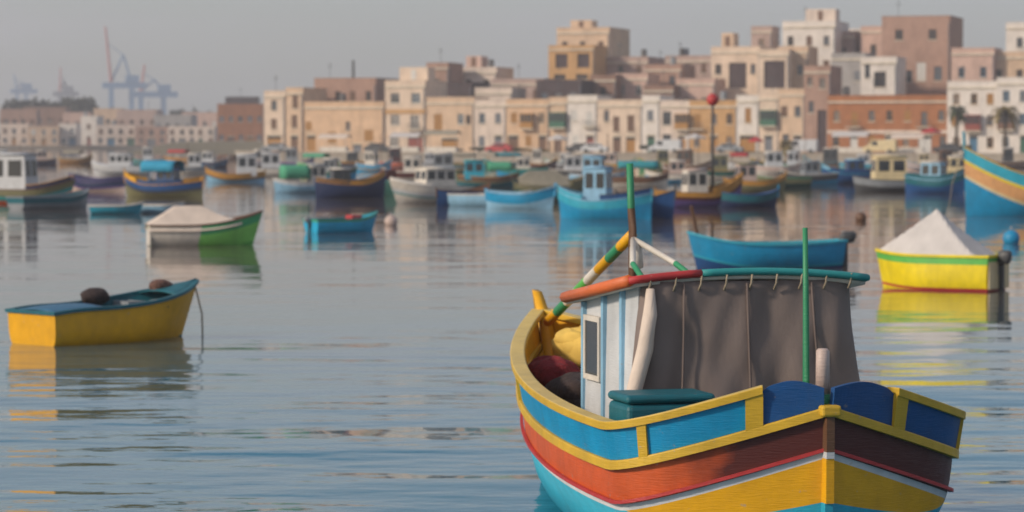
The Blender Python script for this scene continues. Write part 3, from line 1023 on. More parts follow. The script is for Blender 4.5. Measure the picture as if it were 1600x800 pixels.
cabin(r, 2.6, 5.6, 1.0, 0.9, 2.4, P_WHITE, P_WHITE, wins=3)
# cyan canopy boat
h = Hull(7.2, 1.25, 0.42, 2.2, 2.4, 0.0, 1.5, 0.85, 1.15)
r = boat('dark boat with yellow bow and cyan canopy on the left', 'fishing boat', 256, 308, R(-108), h, [(P_NAVY, 0.42), (P_DGREY, 0.6), (P_OLIVE, 1)], P_OCHRE, 'fishing_boat', posts=(P_OCHRE, 0.5), in_m=P_OCHRE, ks=0.74)
washboard(h, r, P_YEL, 0.02, 0.22, 0.3, P_YEL); washboard(h, r, P_NAVY, 0.24, 0.78, 0.28, P_DGREY); washboard(h, r, P_OCHRE, 0.80, 0.97, 0.3, P_OCHRE)
canopy(r, 2.0, 5.0, 1.05, 0.8, 2.35, CLOTHC, 0.25, drop=0.55)
cabin(r, 3.2, 4.8, 0.75, 0.7, 2.1, P_NAVY, P_DGREY)
# orange boat near the end of the houses
h = Hull(6.6, 1.1, 0.42, 2.2, 2.4, 0.0, 1.3, 0.75, 1.0)
r = boat('ochre boat with white cabin in front of the terracotta house on the left', 'fishing boat', 368, 285, R(-82), h, [(P_OCHRE, 0.45), (P_DGREY, 0.6), (P_LBLUE, 1)], P_OCHRE, 'fishing_boat', posts=(P_OCHRE, 0.3), in_m=P_BROWN, ks=0.74)
cabin(r, 3.4, 5.6, 0.8, 0.6, 2.6, P_WHITE, P_WHITE)
# green canopy boat
h = Hull(6.4, 1.15, 0.45, 2.2, 2.4, 0.7, 1.15, 0.8, 0.8)
r = boat('pale blue hulled boat with green canopy below the tan wall', 'boat', 476, 301, R(-70), h, [(P_WHITE, 0.25), (P_LBLUE, 0.6)], P_OFFW, 'canopy_boat', in_m=P_OFFW, ks=0.68)
canopy(r, 0.9, 3.4, 0.95, 0.8, 1.85, CLOTHG, 0.35, drop=0.75, ends=True)
cabin(r, 3.6, 5.2, 0.75, 0.7, 2.2, P_OFFW, P_GREY)
# navy luzzu
h = Hull(7.0, 1.2, 0.42, 2.1, 2.4, 0.0, 1.75, 0.95, 1.25)
r = boat('navy double ended boat with ochre washboards left of the white motor cruiser', 'fishing boat', 548, 309, R(108), h, [(P_DNAVY, 0.9)], P_OCHRE, 'fishing_boat', posts=(P_NAVY, 0.35), in_m=P_BROWN, ks=0.64)
washboard(h, r, P_OCHRE, 0.02, 0.55, 0.34, P_BROWN)
washboard(h, r, P_BROWN, 0.57, 0.97, 0.26, P_OCHRE)
cabin(r, 3.6, 5.4, 0.75, 0.7, 2.15, P_DGREY, P_OFFW)
h = Hull(4.6, 0.9, 0.45, 2.2, 2.4, 0.7, 1.0, 0.7, 0.7)
r = boat('small dark green boat squeezed between navy boat and white cruiser', 'boat', 604, 304, R(20), h, [(P_DGREEN, 0.6)], P_TURQ, 'open_boat', in_m=P_DGREEN)
q = MB(); q.box(-0.45, 0.45, 1.6, 2.4, 0.4, 1.6, P_MAROON); bevel(q.build('wheel_box', r), 0.05)
# white motor cruiser centre
h = Hull(8.2, 1.45, 0.42, 2.2, 2.4, 0.75, 1.55, 1.15, 0.95, rb=0.9)
r = boat('white motor cruiser with beige foredeck in the middle of the back row', 'motor boat', 676, 317, R(-62), h, [(P_OFFW, 0.5), (P_WHITE, 0.75), (P_TURQ, 0.85)], P_OFFW, 'motor_cruiser', below=P_OFFW, in_m=P_WHITE, deck_m=P_WHITE, ks=0.66)
cover_deck(h, r, 0.01, 0.45, P_OFFW, 'foredeck', 0.03, 0.22)
cabin(r, 2.9, 5.8, 1.05, 1.0, 2.35, P_OFFW, P_OFFW, wins=3)
h = Hull(5.6, 1.05, 0.42, 2.2, 2.4, 0.0, 1.35, 0.85, 1.0)
r = boat('deep blue double ended boat overlapping the stern of the central white cruiser', 'boat', 724, 321, R(135), h, [(P_NAVY, 0.8)], P_BROWN, 'double_ended_boat', posts=(P_BROWN, 0.25), in_m=P_BROWN, ks=0.72)
# teal / green pair
h = Hull(6.4, 1.15, 0.42, 2.2, 2.4, 0.0, 1.25, 0.85, 1.05)
r = boat('boat with turquoise cabin and brown hull behind the deep blue boat', 'fishing boat', 762, 293, R(95), h, [(P_BROWN, 0.35), (P_OLIVE, 0.5), (P_TEAL, 1)], P_OCHRE, 'fishing_boat', posts=(P_GREEN, 0.3), in_m=P_OLIVE, ks=0.72)
cabin(r, 3.6, 5.6, 0.8, 0.7, 2.3, P_CYAN, P_TURQ)
canopy(r, 0.8, 3.3, 0.95, 0.8, 1.9, CLOTHG, 0.3, drop=0.45)
# light blue + blue
h = Hull(4.6, 0.9, 0.45, 2.2, 2.4, 0.7, 0.85, 0.6, 0.6)
boat('pale blue open boat low on the water near the central blue boats', 'boat', 768, 322, R(70), h, [(P_LBLUE, 0.5)], P_OFFW, 'open_boat', in_m=P_LBLUE, deck_m=P_LBLUE, thwarts=2)
h = Hull(4.4, 0.9, 0.42, 2.2, 2.4, 0.0, 1.15, 0.75, 0.9)
r = boat('small mid blue double ended boat left of the olive boat', 'boat', 813, 326, R(55), h, [(P_BLUE, 0.5), (P_LBLUE, 0.9)], P_LBLUE, 'double_ended_boat', posts=(P_BLUE, 0.2), in_m=P_LBLUE)
# olive boat
h = Hull(7.4, 1.3, 0.42, 2.2, 2.4, 0.0, 1.5, 0.9, 1.15)
r = boat('dark green boat under an olive beige cover in the centre', 'fishing boat', 862, 311, R(112), h, [(P_OLIVE, 0.4), (P_DGREEN, 0.9)], P_OLIVE, 'fishing_boat', posts=(P_OLIVE, 0.3), in_m=P_OLIVE, ks=0.66)
tent(h, r, CLOTHO, 0.32, 0.95, 0.62, 2.15, over=0.05, drop=0.1, ridge=0.18)
washboard(h, r, P_OLIVE, 0.03, 0.30, 0.28, P_BROWN)
# blue boat with light cabin behind the mast
h = Hull(8.0, 1.45, 0.42, 2.1, 2.4, 0.0, 1.6, 1.05, 1.5, zk=-0.5)
r = boat('bright blue fishing boat with pale blue wheelhouse left of the foreground mast', 'fishing boat', 945, 342, R(-108), h, [(P_CYAN, 0.5), (P_BLUE, 1.2)], P_LBLUE, 'fishing_boat', posts=(P_CYAN, 0.4), in_m=P_NAVY, ks=0.55)
cabin(r, 2.4, 4.4, 1.0, 0.8, 3.0, P_LBLUE, P_LBLUE, wins=2)
washboard(h, r, P_CYAN, 0.02, 0.3, 0.28, P_LBLUE); washboard(h, r, P_NAVY, 0.5, 0.98, 0.32, P_DGREY)
h = Hull(5.8, 1.2, 0.42, 2.1, 2.4, 0.0, 1.5, 1.0, 1.3)
r = boat('navy boat moored against the stern of the bright blue fishing boat', 'boat', 1008, 340, R(40), h, [(P_NAVY, 0.9)], P_DGREY, 'double_ended_boat', posts=(P_DGREY, 0.35), in_m=P_NAVY, ks=0.7)
# teal canopy far
h = Hull(6.6, 1.2, 0.42, 2.2, 2.4, 0.6, 1.2, 0.8, 0.8)
r = boat('brown boat with teal canopy behind the top of the foreground mast', 'boat', 1000, 291, R(85), h, [(P_BROWN, 0.5), (P_OFFW, 0.9)], P_BROWN, 'canopy_boat', in_m=P_BROWN, ks=0.66)
canopy(r, 1.2, 5.8, 1.0, 0.8, 2.0, CLOTHT, 0.3, drop=0.35)
# purple / orange boat with the red ball mast
h = Hull(8.4, 1.3, 0.42, 2.1, 2.4, 0.0, 2.0, 0.95, 1.1)
r = boat('purple hulled boat with raised orange bow and red topped mast', 'fishing boat', 1092, 324, R(106), h, [(P_OCHRE, 0.28), (P_MAROON, 0.5), (P_PURPLE, 1)], P_OCHRE, 'fishing_boat', posts=(P_OCHRE, 0.4), in_m=P_BROWN, ks=0.58)
washboard(h, r, P_OCHRE, 0.02, 0.4, 0.3, P_OCHRE)
cabin(r, 3.6, 5.6, 0.85, 0.7, 2.5, P_OFFW, P_PINK)
q = MB(); q.tube([(0, 2.9, 0.6), (0, 2.9, 6.9)], [0.16, 0.12], P_DGREY, 8); ms = q.build('mast', r, True)
q = MB(); q.lump((0, 2.9, 7.15), (0.52, 0.56, 0.42), P_RED, 3, 14, 9, 0.02); q.build('red_ball', ms, True)
h = Hull(4.8, 0.95, 0.42, 2.1, 2.4, 0.0, 1.1, 0.75, 0.95)
r = boat('dark teal double ended boat right of the purple hulled boat', 'boat', 1168, 324, R(100), h, [(P_TEAL, 0.45), (P_DNAVY, 0.9)], P_NAVY, 'double_ended_boat', posts=(P_BLUE, 0.3), in_m=P_NAVY, ks=0.7)
h = Hull(6.0, 1.1, 0.42, 2.1, 2.4, 0.0, 1.4, 0.8, 1.0)
r = boat('orange bowed boat behind the dark teal double ended boat', 'fishing boat', 1180, 300, R(100), h, [(P_OCHRE, 0.3), (P_OLIVE, 0.8)], P_OCHRE, 'fishing_boat', posts=(P_OCHRE, 0.3), in_m=P_BROWN, ks=0.72)
cabin(r, 3.0, 4.8, 0.75, 0.6, 2.2, P_PINK, P_OLIVE)
# right back row
h = Hull(7.4, 1.25, 0.42, 2.1, 2.4, 0.0, 1.6, 0.9, 1.15)
r = boat('navy boat with cyan bow left in the far right row', 'fishing boat', 1330, 287, R(-82), h, [(P_NAVY, 0.8)], P_CYAN, 'fishing_boat', posts=(P_CYAN, 0.3), in_m=P_NAVY, ks=0.66)
washboard(h, r, P_LBLUE, 0.02, 0.12, 0.3, P_CYAN); washboard(h, r, P_NAVY, 0.14, 0.96, 0.32, P_NAVY)
cabin(r, 3.0, 5.2, 0.85, 0.7, 2.3, P_NAVY, P_LBLUE)
h = Hull(7.0, 1.25, 0.42, 2.1, 2.4, 0.7, 1.1, 0.8, 0.8)
r = boat('grey hulled boat with cream cabin in the far right row', 'boat', 1400, 299, R(-86), h, [(P_GREY, 0.5), (P_DGREY, 0.9)], P_DGREY, 'cabin_boat', in_m=P_GREY, ks=0.85)
cabin(r, 1.6, 4.2, 0.95, 0.6, 2.6, P_CREAM, P_CREAM)
h = Hull(6.0, 1.2, 0.42, 2.1, 2.4, 0.0, 1.7, 1.0, 1.25)
r = boat('teal boat with pale wheelhouse beside the tall striped boat', 'fishing boat', 1462, 302, R(60), h, [(P_TEAL, 0.5), (P_NAVY, 0.9)], P_LBLUE, 'fishing_boat', posts=(P_TEAL, 0.3), in_m=P_TEAL, ks=0.72)
washboard(h, r, P_TEAL, 0.02, 0.97, 0.3, P_TEAL)
cabin(r, 2.2, 4.2, 0.8, 0.7, 2.4, P_LBLUE, P_OFFW)
h = Hull(5.6, 1.1, 0.42, 2.1, 2.4, 0.7, 1.0, 0.75, 0.75)
r = boat('dark olive low boat just right of the purple boat mast', 'boat', 1222, 293, R(-80), h, [(P_OLIVE, 0.4), (P_DGREEN, 0.8)], P_GREEN, 'open_boat', in_m=P_DGREEN, thwarts=2, ks=0.75)
# farther, smaller ones that fill the back row
for i, (px, py, th, L, hb, rl, cb, lab) in enumerate((
    (20, 268, 92, 6.0, P_TURQ, P_OFFW, P_WHITE, 'turquoise boat with white cabin farthest left in the back row'),
    (300, 272, -85, 5.5, P_GREY, P_OFFW, P_WHITE, 'grey boat with white cabin behind the cyan canopy boat'),
    (430, 276, 95, 6.2, P_OFFW, P_DGREY, P_WHITE, 'off white cabin boat below the leftmost cream house'),
    (520, 280, 80, 5.6, P_DGREEN, P_OFFW, P_GREY, 'dark green boat with grey cabin below the ochre window'),
    (640, 283, -95, 6.0, P_MAROON, P_OFFW, P_OFFW, 'maroon boat with pale cabin behind the central cruiser'),
    (700, 278, 92, 6.4, P_OLIVE, P_CREAM, P_GREY, 'olive boat with grey cabin under the market canopy'),
    (815, 277, -88, 6.0, P_TURQ, P_GREEN, P_OFFW, 'turquoise boat with pale cabin right of the green canopy'),
    (900, 280, 95, 6.0, P_DGREY, P_OFFW, P_WHITE, 'dark grey boat with white cabin left of the mast top'),
    (935, 290, 75, 5.4, P_LBLUE, P_WHITE, P_LBLUE, 'pale blue cabin boat behind the bright blue fishing boat'),
    (1055, 286, -92, 6.2, P_OFFW, P_BROWN, P_PINK, 'off white boat with brown rail and pinkish cabin'),
    (1130, 280, 85, 5.6, P_DGREEN, P_OCHRE, P_OLIVE, 'dark green boat with ochre rail below the red topped mast'),
    (1215, 272, 94, 6.0, P_PINK, P_OFFW, P_WHITE, 'pinkish boat with white cabin near the white van'),
    (1262, 288, -80, 5.8, P_DGREY, P_OFFW, P_GREY, 'dark grey boat left of the navy far right boat'),
    (1500, 282, 88, 6.0, P_OLIVE, P_CREAM, P_CREAM, 'olive boat with cream cabin partly behind the tall striped boat'))):
    h = Hull(L, 1.1, 0.42, 2.1, 2.4, 0.0 if i % 2 else 0.65, 1.25, 0.8, 0.95)
    r = boat(lab, 'boat', px, py, R(th), h, [(hb, 0.5), (P_OFFW if i % 3 else P_BLUE, 0.9)], rl, 'cabin_boat', in_m=rl, n=16, ks=0.8)
    cabin(r, L * 0.4, L * (0.66 + 0.05 * (i % 3)), 0.78, 0.6, 2.0 + 0.25 * (i % 3), cb, P_OFFW if i % 2 else cb)
    if i % 2 == 0:
        q = MB(); q.tube([(0, L * 0.33, 0.5), (0, L * 0.33, 3.6 + 0.4 * (i % 3))], 0.04, P_BROWN, 6); q.build('mast', r)

# the crowded last row against the quay
BR = [
 (8, 252, 95, P_WHITE, P_BLUE, P_WHITE, 0, 'white boat with blue rail and cabin at the left edge near the far shore'),
 (62, 258, -80, P_MAROON, P_OFFW, P_PINK, 0, 'maroon hulled boat with pinkish cabin near the far shore'),
 (118, 256, 85, P_BROWN, P_CREAM, CLOTHO, 1, 'brown boat with olive awning near the far shore'),
 (228, 258, -92, P_TURQ, P_WHITE, P_WHITE, 0, 'turquoise hulled boat with white cabin behind the cyan canopy'),
 (282, 254, 70, P_OCHRE, P_BROWN, CLOTHR, 1, 'ochre boat with red awning near the far shore'),
 (330, 262, 96, P_DNAVY, P_WHITE, P_WHITE, 0, 'dark navy boat with white cabin left of the ochre boat'),
 (402, 262, -75, P_WHITE, P_RED, P_OFFW, 0, 'white boat with red rail below the leftmost houses'),
 (460, 262, 92, P_PURPLE, P_OFFW, P_GREY, 0, 'purple boat with grey cabin below the slim tan house'),
 (498, 266, 60, P_LIME, P_WHITE, CLOTHG, 1, 'lime green boat with green awning below the plain tan wall'),
 (548, 262, -95, P_BROWN, P_YEL, P_DGREY, 0, 'brown boat with yellow rail and dark cabin below the plain tan wall'),
 (584, 268, 80, P_BLUE, P_WHITE, P_OFFW, 0, 'mid blue boat with pale cabin below the plain tan wall'),
 (622, 263, 92, P_ORANGE, P_WHITE, P_MAROON, 0, 'orange boat with maroon cabin below the ochre balcony line'),
 (668, 262, -85, P_WHITE, P_DNAVY, P_WHITE, 0, 'white boat with navy rail left of the olive market canopy'),
 (728, 264, 88, P_OLIVE, P_OCHRE, CLOTHO, 1, 'olive boat with olive awning below the grey shuttered house'),
 (790, 264, -70, P_TURQ, P_OFFW, CLOTHT, 1, 'turquoise boat with teal awning below the warm tan house'),
 (842, 266, 94, P_MAROON, P_YEL, P_OFFW, 0, 'maroon boat with yellow rail above the olive covered boat'),
 (880, 262, -90, P_WHITE, P_GREEN, P_WHITE, 0, 'white boat with green rail below the white parasol'),
 (958, 266, 82, P_OCHRE, P_GREEN, P_PINK, 0, 'ochre boat with green rail left of the mast top'),
 (1032, 264, -94, P_GREEN, P_YEL, P_OLIVE, 0, 'green boat with yellow rail right of the mast top'),
 (1075, 268, 70, P_BROWN, P_OFFW, P_BROWN, 0, 'brown boat with brown cabin left of the red topped mast'),
 (1158, 264, 90, P_WHITE, P_MAROON, CLOTHR, 1, 'white boat with red awning right of the red topped mast'),
 (1200, 262, -84, P_OLIVE, P_YEL, P_CREAM, 0, 'olive boat with cream cabin left of the white van'),
 (1244, 268, 92, P_GREEN, P_WHITE, P_WHITE, 0, 'green boat with white cabin below the white van'),
 (1292, 264, -90, P_BROWN, P_CYAN, P_DGREY, 0, 'brown boat with cyan rail and dark cabin below the tall brown house'),
 (1352, 266, 84, P_CYAN, P_WHITE, P_WHITE, 0, 'cyan boat with white cabin below the terracotta house'),
 (1440, 266, -92, P_PINK, P_BLUE, P_CREAM, 0, 'pinkish boat with blue rail below the red parasol'),
 (1482, 264, 90, P_MAROON, P_OCHRE, P_BROWN, 0, 'maroon boat with ochre rail below the dark palm'),
 (1572, 262, -88, P_BROWN, P_OFFW, P_DGREY, 0, 'brown boat with dark cabin behind the tall striped boat')]
for i, (px, py, th, hb, rl, cb, awn, lab) in enumerate(BR):
    L = 5.2 + 0.5 * (i % 5)
    h = Hull(L, 1.05, 0.42, 2.1, 2.4, 0.0 if i % 3 else 0.65, 1.2 + 0.12 * (i % 4), 0.75, 0.95)
    r = boat(lab, 'boat', px, py, R(th + (i * 37 % 23) - 11), h, [(hb, 0.45), ((P_OFFW, P_BLUE, P_YEL, P_WHITE)[i % 4], 0.55), (hb, 0.9)], rl, 'awning_boat' if awn else 'cabin_boat', in_m=rl, n=14, posts=(rl, 0.3) if i % 3 else None, ks=0.8)
    if awn:
        canopy(r, L * 0.3, L * 0.8, 0.9, 0.7, 1.9, cb, 0.2, drop=0.3)
    else:
        cabin(r, L * 0.42, L * (0.66 + 0.04 * (i % 3)), 0.74, 0.55, 1.9 + 0.25 * (i % 4), cb, P_OFFW if i % 2 else cb)
    if i % 3 == 1:
        q = MB(); q.tube([(0, L * 0.3, 0.5), (0, L * 0.3, 3.4 + 0.5 * (i % 4))], 0.045, P_BROWN, 6); q.build('mast', r)

# ------------------------------------------------------------------ quay and hill
QY = lambda px: lerp(492, 452, (px - 412) / 1188)            # distance of the front row of houses
QROT = -math.atan2(40, (1188 / F) * 470)                     # the row runs away to the left
STONE_Q = stone('quay', (0.36, 0.31, 0.25))
def make_quay():
    mb = MB()
    e = [at(p, 250, QY(p) - 24) for p in (330, 412, 700, 1000, 1300, 1600, 1760)]
    f = [(v.x, v.y) for v in e]
    f[0] = (f[0][0], f[0][1] + 40)
    top = [(x, y, 1.25) for x, y in f]
    bot = [(x, y, -1.0) for x, y in f]
    back = [(x, y + 90, 1.25) for x, y in f]
    mb.grid([bot, top, back], STONE_Q)
    struct(mb.build('quay'))
    mb = MB()
    for i in range(len(f) - 1):
        (x0, y0), (x1, y1) = f[i], f[i + 1]
        n = max(1, int(abs(x1 - x0) / 2.0))
        for k in range(n):
            a, b = k / n + 0.01 / n, (k + 1) / n - 0.01 / n
            xa, xb, ya, yb = lerp(x0, x1, a), lerp(x0, x1, b), lerp(y0, y1, a), lerp(y0, y1, b)
            q = len(mb.v)
            mb.v += [(xa, ya - 0.08, 1.0), (xb, yb - 0.08, 1.0), (xb, yb + 0.6, 1.0), (xa, ya + 0.6, 1.0), (xa, ya - 0.08, 1.36), (xb, yb - 0.08, 1.36), (xb, yb + 0.6, 1.36), (xa, ya + 0.6, 1.36)]
            for c in ((0, 3, 2, 1), (4, 5, 6, 7), (0, 1, 5, 4), (1, 2, 6, 5), (2, 3, 7, 6), (3, 0, 4, 7)):
                mb.face([q + j for j in c], STONE_Q)
    o = mb.build('quay_edge_stones')
    o['kind'] = 'structure'
make_quay()
def hill_z(x, y):
    d = y - (470 - 0.3 * x)
    k = min(max((d - 14) / 110, 0), 1)
    k = k * k * (3 - 2 * k)
    left = min(max((x + 45) / 60, 0), 1)
    return 1.0 + 17 * k * (0.12 + 0.88 * left)
def make_hill():
    mb = MB()
    g = mat('dry_hill', (0.16, 0.13, 0.075), 0.95, 0.35, 0.12, 0.5, 1.0)
    xs = [-70 + 8 * i for i in range(30)]
    ys = [476 + 8 * i for i in range(34)]
    mb.grid([[(x, y - 0.3 * x, hill_z(x, y - 0.3 * x) - 0.25) for x in xs] for y in ys], g)
    struct(mb.build('hill', None, True))
make_hill()

# ------------------------------------------------------------------ houses
S_CREAM = stone('cream', (0.66, 0.52, 0.40))
S_TAN = stone('tan', (0.61, 0.44, 0.305))
S_TAN2 = stone('tan_warm', (0.62, 0.425, 0.275))
S_OCHRE = stone('ochre', (0.52, 0.31, 0.14))
S_WHITE = stone('whitewash', (0.68, 0.62, 0.56), 0.35)
S_PALE = stone('pale', (0.65, 0.54, 0.455))
S_PINK = stone('pink', (0.55, 0.38, 0.31))
S_BROWN = stone('brown', (0.26, 0.16, 0.12))
S_BROWN2 = stone('brown_light', (0.37, 0.235, 0.18))
S_TERRA = stone('terracotta', (0.36, 0.15, 0.065))
S_MAUVE = stone('mauve', (0.42, 0.305, 0.26))
S_GREY = stone('grey', (0.33, 0.31, 0.30))
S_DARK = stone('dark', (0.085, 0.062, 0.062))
S_TRIM = stone('trim', (0.60, 0.53, 0.42), 0.3)
D_OCHRE = paint('door_ochre', (0.36, 0.17, 0.03))
D_BROWN = paint('door_brown', (0.15, 0.075, 0.04))
D_GREY = paint('door_grey', (0.16, 0.17, 0.19))
D_GREEN = paint('door_green', (0.03, 0.12, 0.07))
D_BLUE = paint('door_blue', (0.05, 0.16, 0.27))
D_RED = paint('door_red', (0.24, 0.05, 0.03))
D_WHITE = paint('door_white', (0.6, 0.58, 0.54))
TANKM = mat('water_tank', (0.10, 0.095, 0.095), 0.6)

_cache = {}
def cached(key, fn):
    if key not in _cache:
        _cache[key] = fn()
    return _cache[key]

def win_frame(w, h_, m, bars, arch):
    mb = MB(); t = 0.09
    mb.box(-w / 2, -w / 2 + t, 0.10, 0.18, 0, h_, m); mb.box(w / 2 - t, w / 2, 0.10, 0.18, 0, h_, m)
    mb.box(-w / 2 + t, w / 2 - t, 0.10, 0.18, 0, t, m); mb.box(-w / 2 + t, w / 2 - t, 0.10, 0.18, h_ - t, h_, m)
    if bars:
        mb.box(-0.03, 0.03, 0.105, 0.175, t, h_ - t, m)
        mb.box(-w / 2 + t, -0.03, 0.107, 0.173, h_ * 0.62, h_ * 0.62 + 0.06, m)
        mb.box(0.03, w / 2 - t, 0.107, 0.173, h_ * 0.62, h_ * 0.62 + 0.06, m)
    return mb.mesh('window')
GLASS_C = mat('glass_curtain', (0.22, 0.20, 0.18), 0.3, 0.3, 1.5)
GLASS_B = mat('glass_blind', (0.10, 0.13, 0.16), 0.15, 0.3, 1.5)
def win_pane(w, h_, gm):
    mb = MB(); mb.box(-w / 2 + 0.08, w / 2 - 0.08, 0.19, 0.21, 0.08, h_ - 0.08, gm); return mb.mesh('pane')
def shutter_mesh(w, h_, m):
    mb = MB()
    for s in (-1, 1):
        x0, x1 = (-w / 2, -0.01) if s < 0 else (0.01, w / 2)
        mb.box(x0, x1, 0.06, 0.10, 0, h_, m)
        n = max(3, int(h_ / 0.22))
        for k in range(n):
            z = 0.08 + (h_ - 0.16) * k / n
            mb.box(x0 + 0.05, x1 - 0.05, 0.035, 0.06, z, z + (h_ - 0.16) / n * 0.6, m)
    return mb.mesh('shutter')
def sill_mesh(w):
    mb = MB(); mb.box(-w / 2 - 0.12, w / 2 + 0.12, -0.14, -0.003, -0.16, -0.02, S_TRIM); return mb.mesh('sill')
def lintel_mesh(w):
    mb = MB(); mb.box(-w / 2 - 0.15, w / 2 + 0.15, -0.10, -0.003, 0.02, 0.24, S_TRIM); return mb.mesh('lintel')
def door_mesh(w, h_, m):
    mb = MB()
    mb.box(-w / 2, w / 2, 0.16, 0.22, 0, h_, m)
    for s in (-1, 1):
        for z0, z1 in ((0.15, h_ * 0.42), (h_ * 0.48, h_ * 0.78)):
            x0, x1 = (-w / 2 + 0.1, -0.06) if s < 0 else (0.06, w / 2 - 0.1)
            mb.box(x0, x1, 0.135, 0.16, z0, z1, m)
    mb.box(-w / 2 + 0.08, w / 2 - 0.08, 0.145, 0.16, h_ * 0.82, h_ - 0.1, GLASS)
    return mb.mesh('door')

def facade(W, H, D, ops, m, reveal=0.26):
    """a box of a house whose front has real openings"""
    mb = MB()
    xs = sorted({-W / 2, W / 2} | {o[0] for o in ops} | {o[1] for o in ops})
    zs = sorted({0, H} | {o[2] for o in ops} | {o[3] for o in ops})
    for i in range(len(xs) - 1):
        for j in range(len(zs) - 1):
            cx, cz = (xs[i] + xs[i + 1]) / 2, (zs[j] + zs[j + 1]) / 2
            if any(o[0] < cx < o[1] and o[2] < cz < o[3] for o in ops):
                continue
            mb.quad((xs[i], 0, zs[j]), (xs[i + 1], 0, zs[j]), (xs[i + 1], 0, zs[j + 1]), (xs[i], 0, zs[j + 1]), m)
    r = reveal
    for x0, x1, z0, z1 in ops:
        mb.quad((x0, 0, z0), (x0, r, z0), (x0, r, z1), (x0, 0, z1), m)
        mb.quad((x1, r, z0), (x1, 0, z0), (x1, 0, z1), (x1, r, z1), m)
        mb.quad((x0, 0, z0), (x1, 0, z0), (x1, r, z0), (x0, r, z0), m)
        mb.quad((x0, r, z1), (x1, r, z1), (x1, 0, z1), (x0, 0, z1), m)
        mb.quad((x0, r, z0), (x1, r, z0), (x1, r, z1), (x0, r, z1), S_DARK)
    mb.quad((-W / 2, D, 0), (-W / 2, 0, 0), (-W / 2, 0, H), (-W / 2, D, H), m)
    mb.quad((W / 2, 0, 0), (W / 2, D, 0), (W / 2, D, H), (W / 2, 0, H), m)
    mb.quad((W / 2, D, 0), (-W / 2, D, 0), (-W / 2, D, H), (W / 2, D, H), m)
    mb.quad((-W / 2, 0, H), (W / 2, 0, H), (W / 2, D, H), (-W / 2, D, H), m)
    return mb

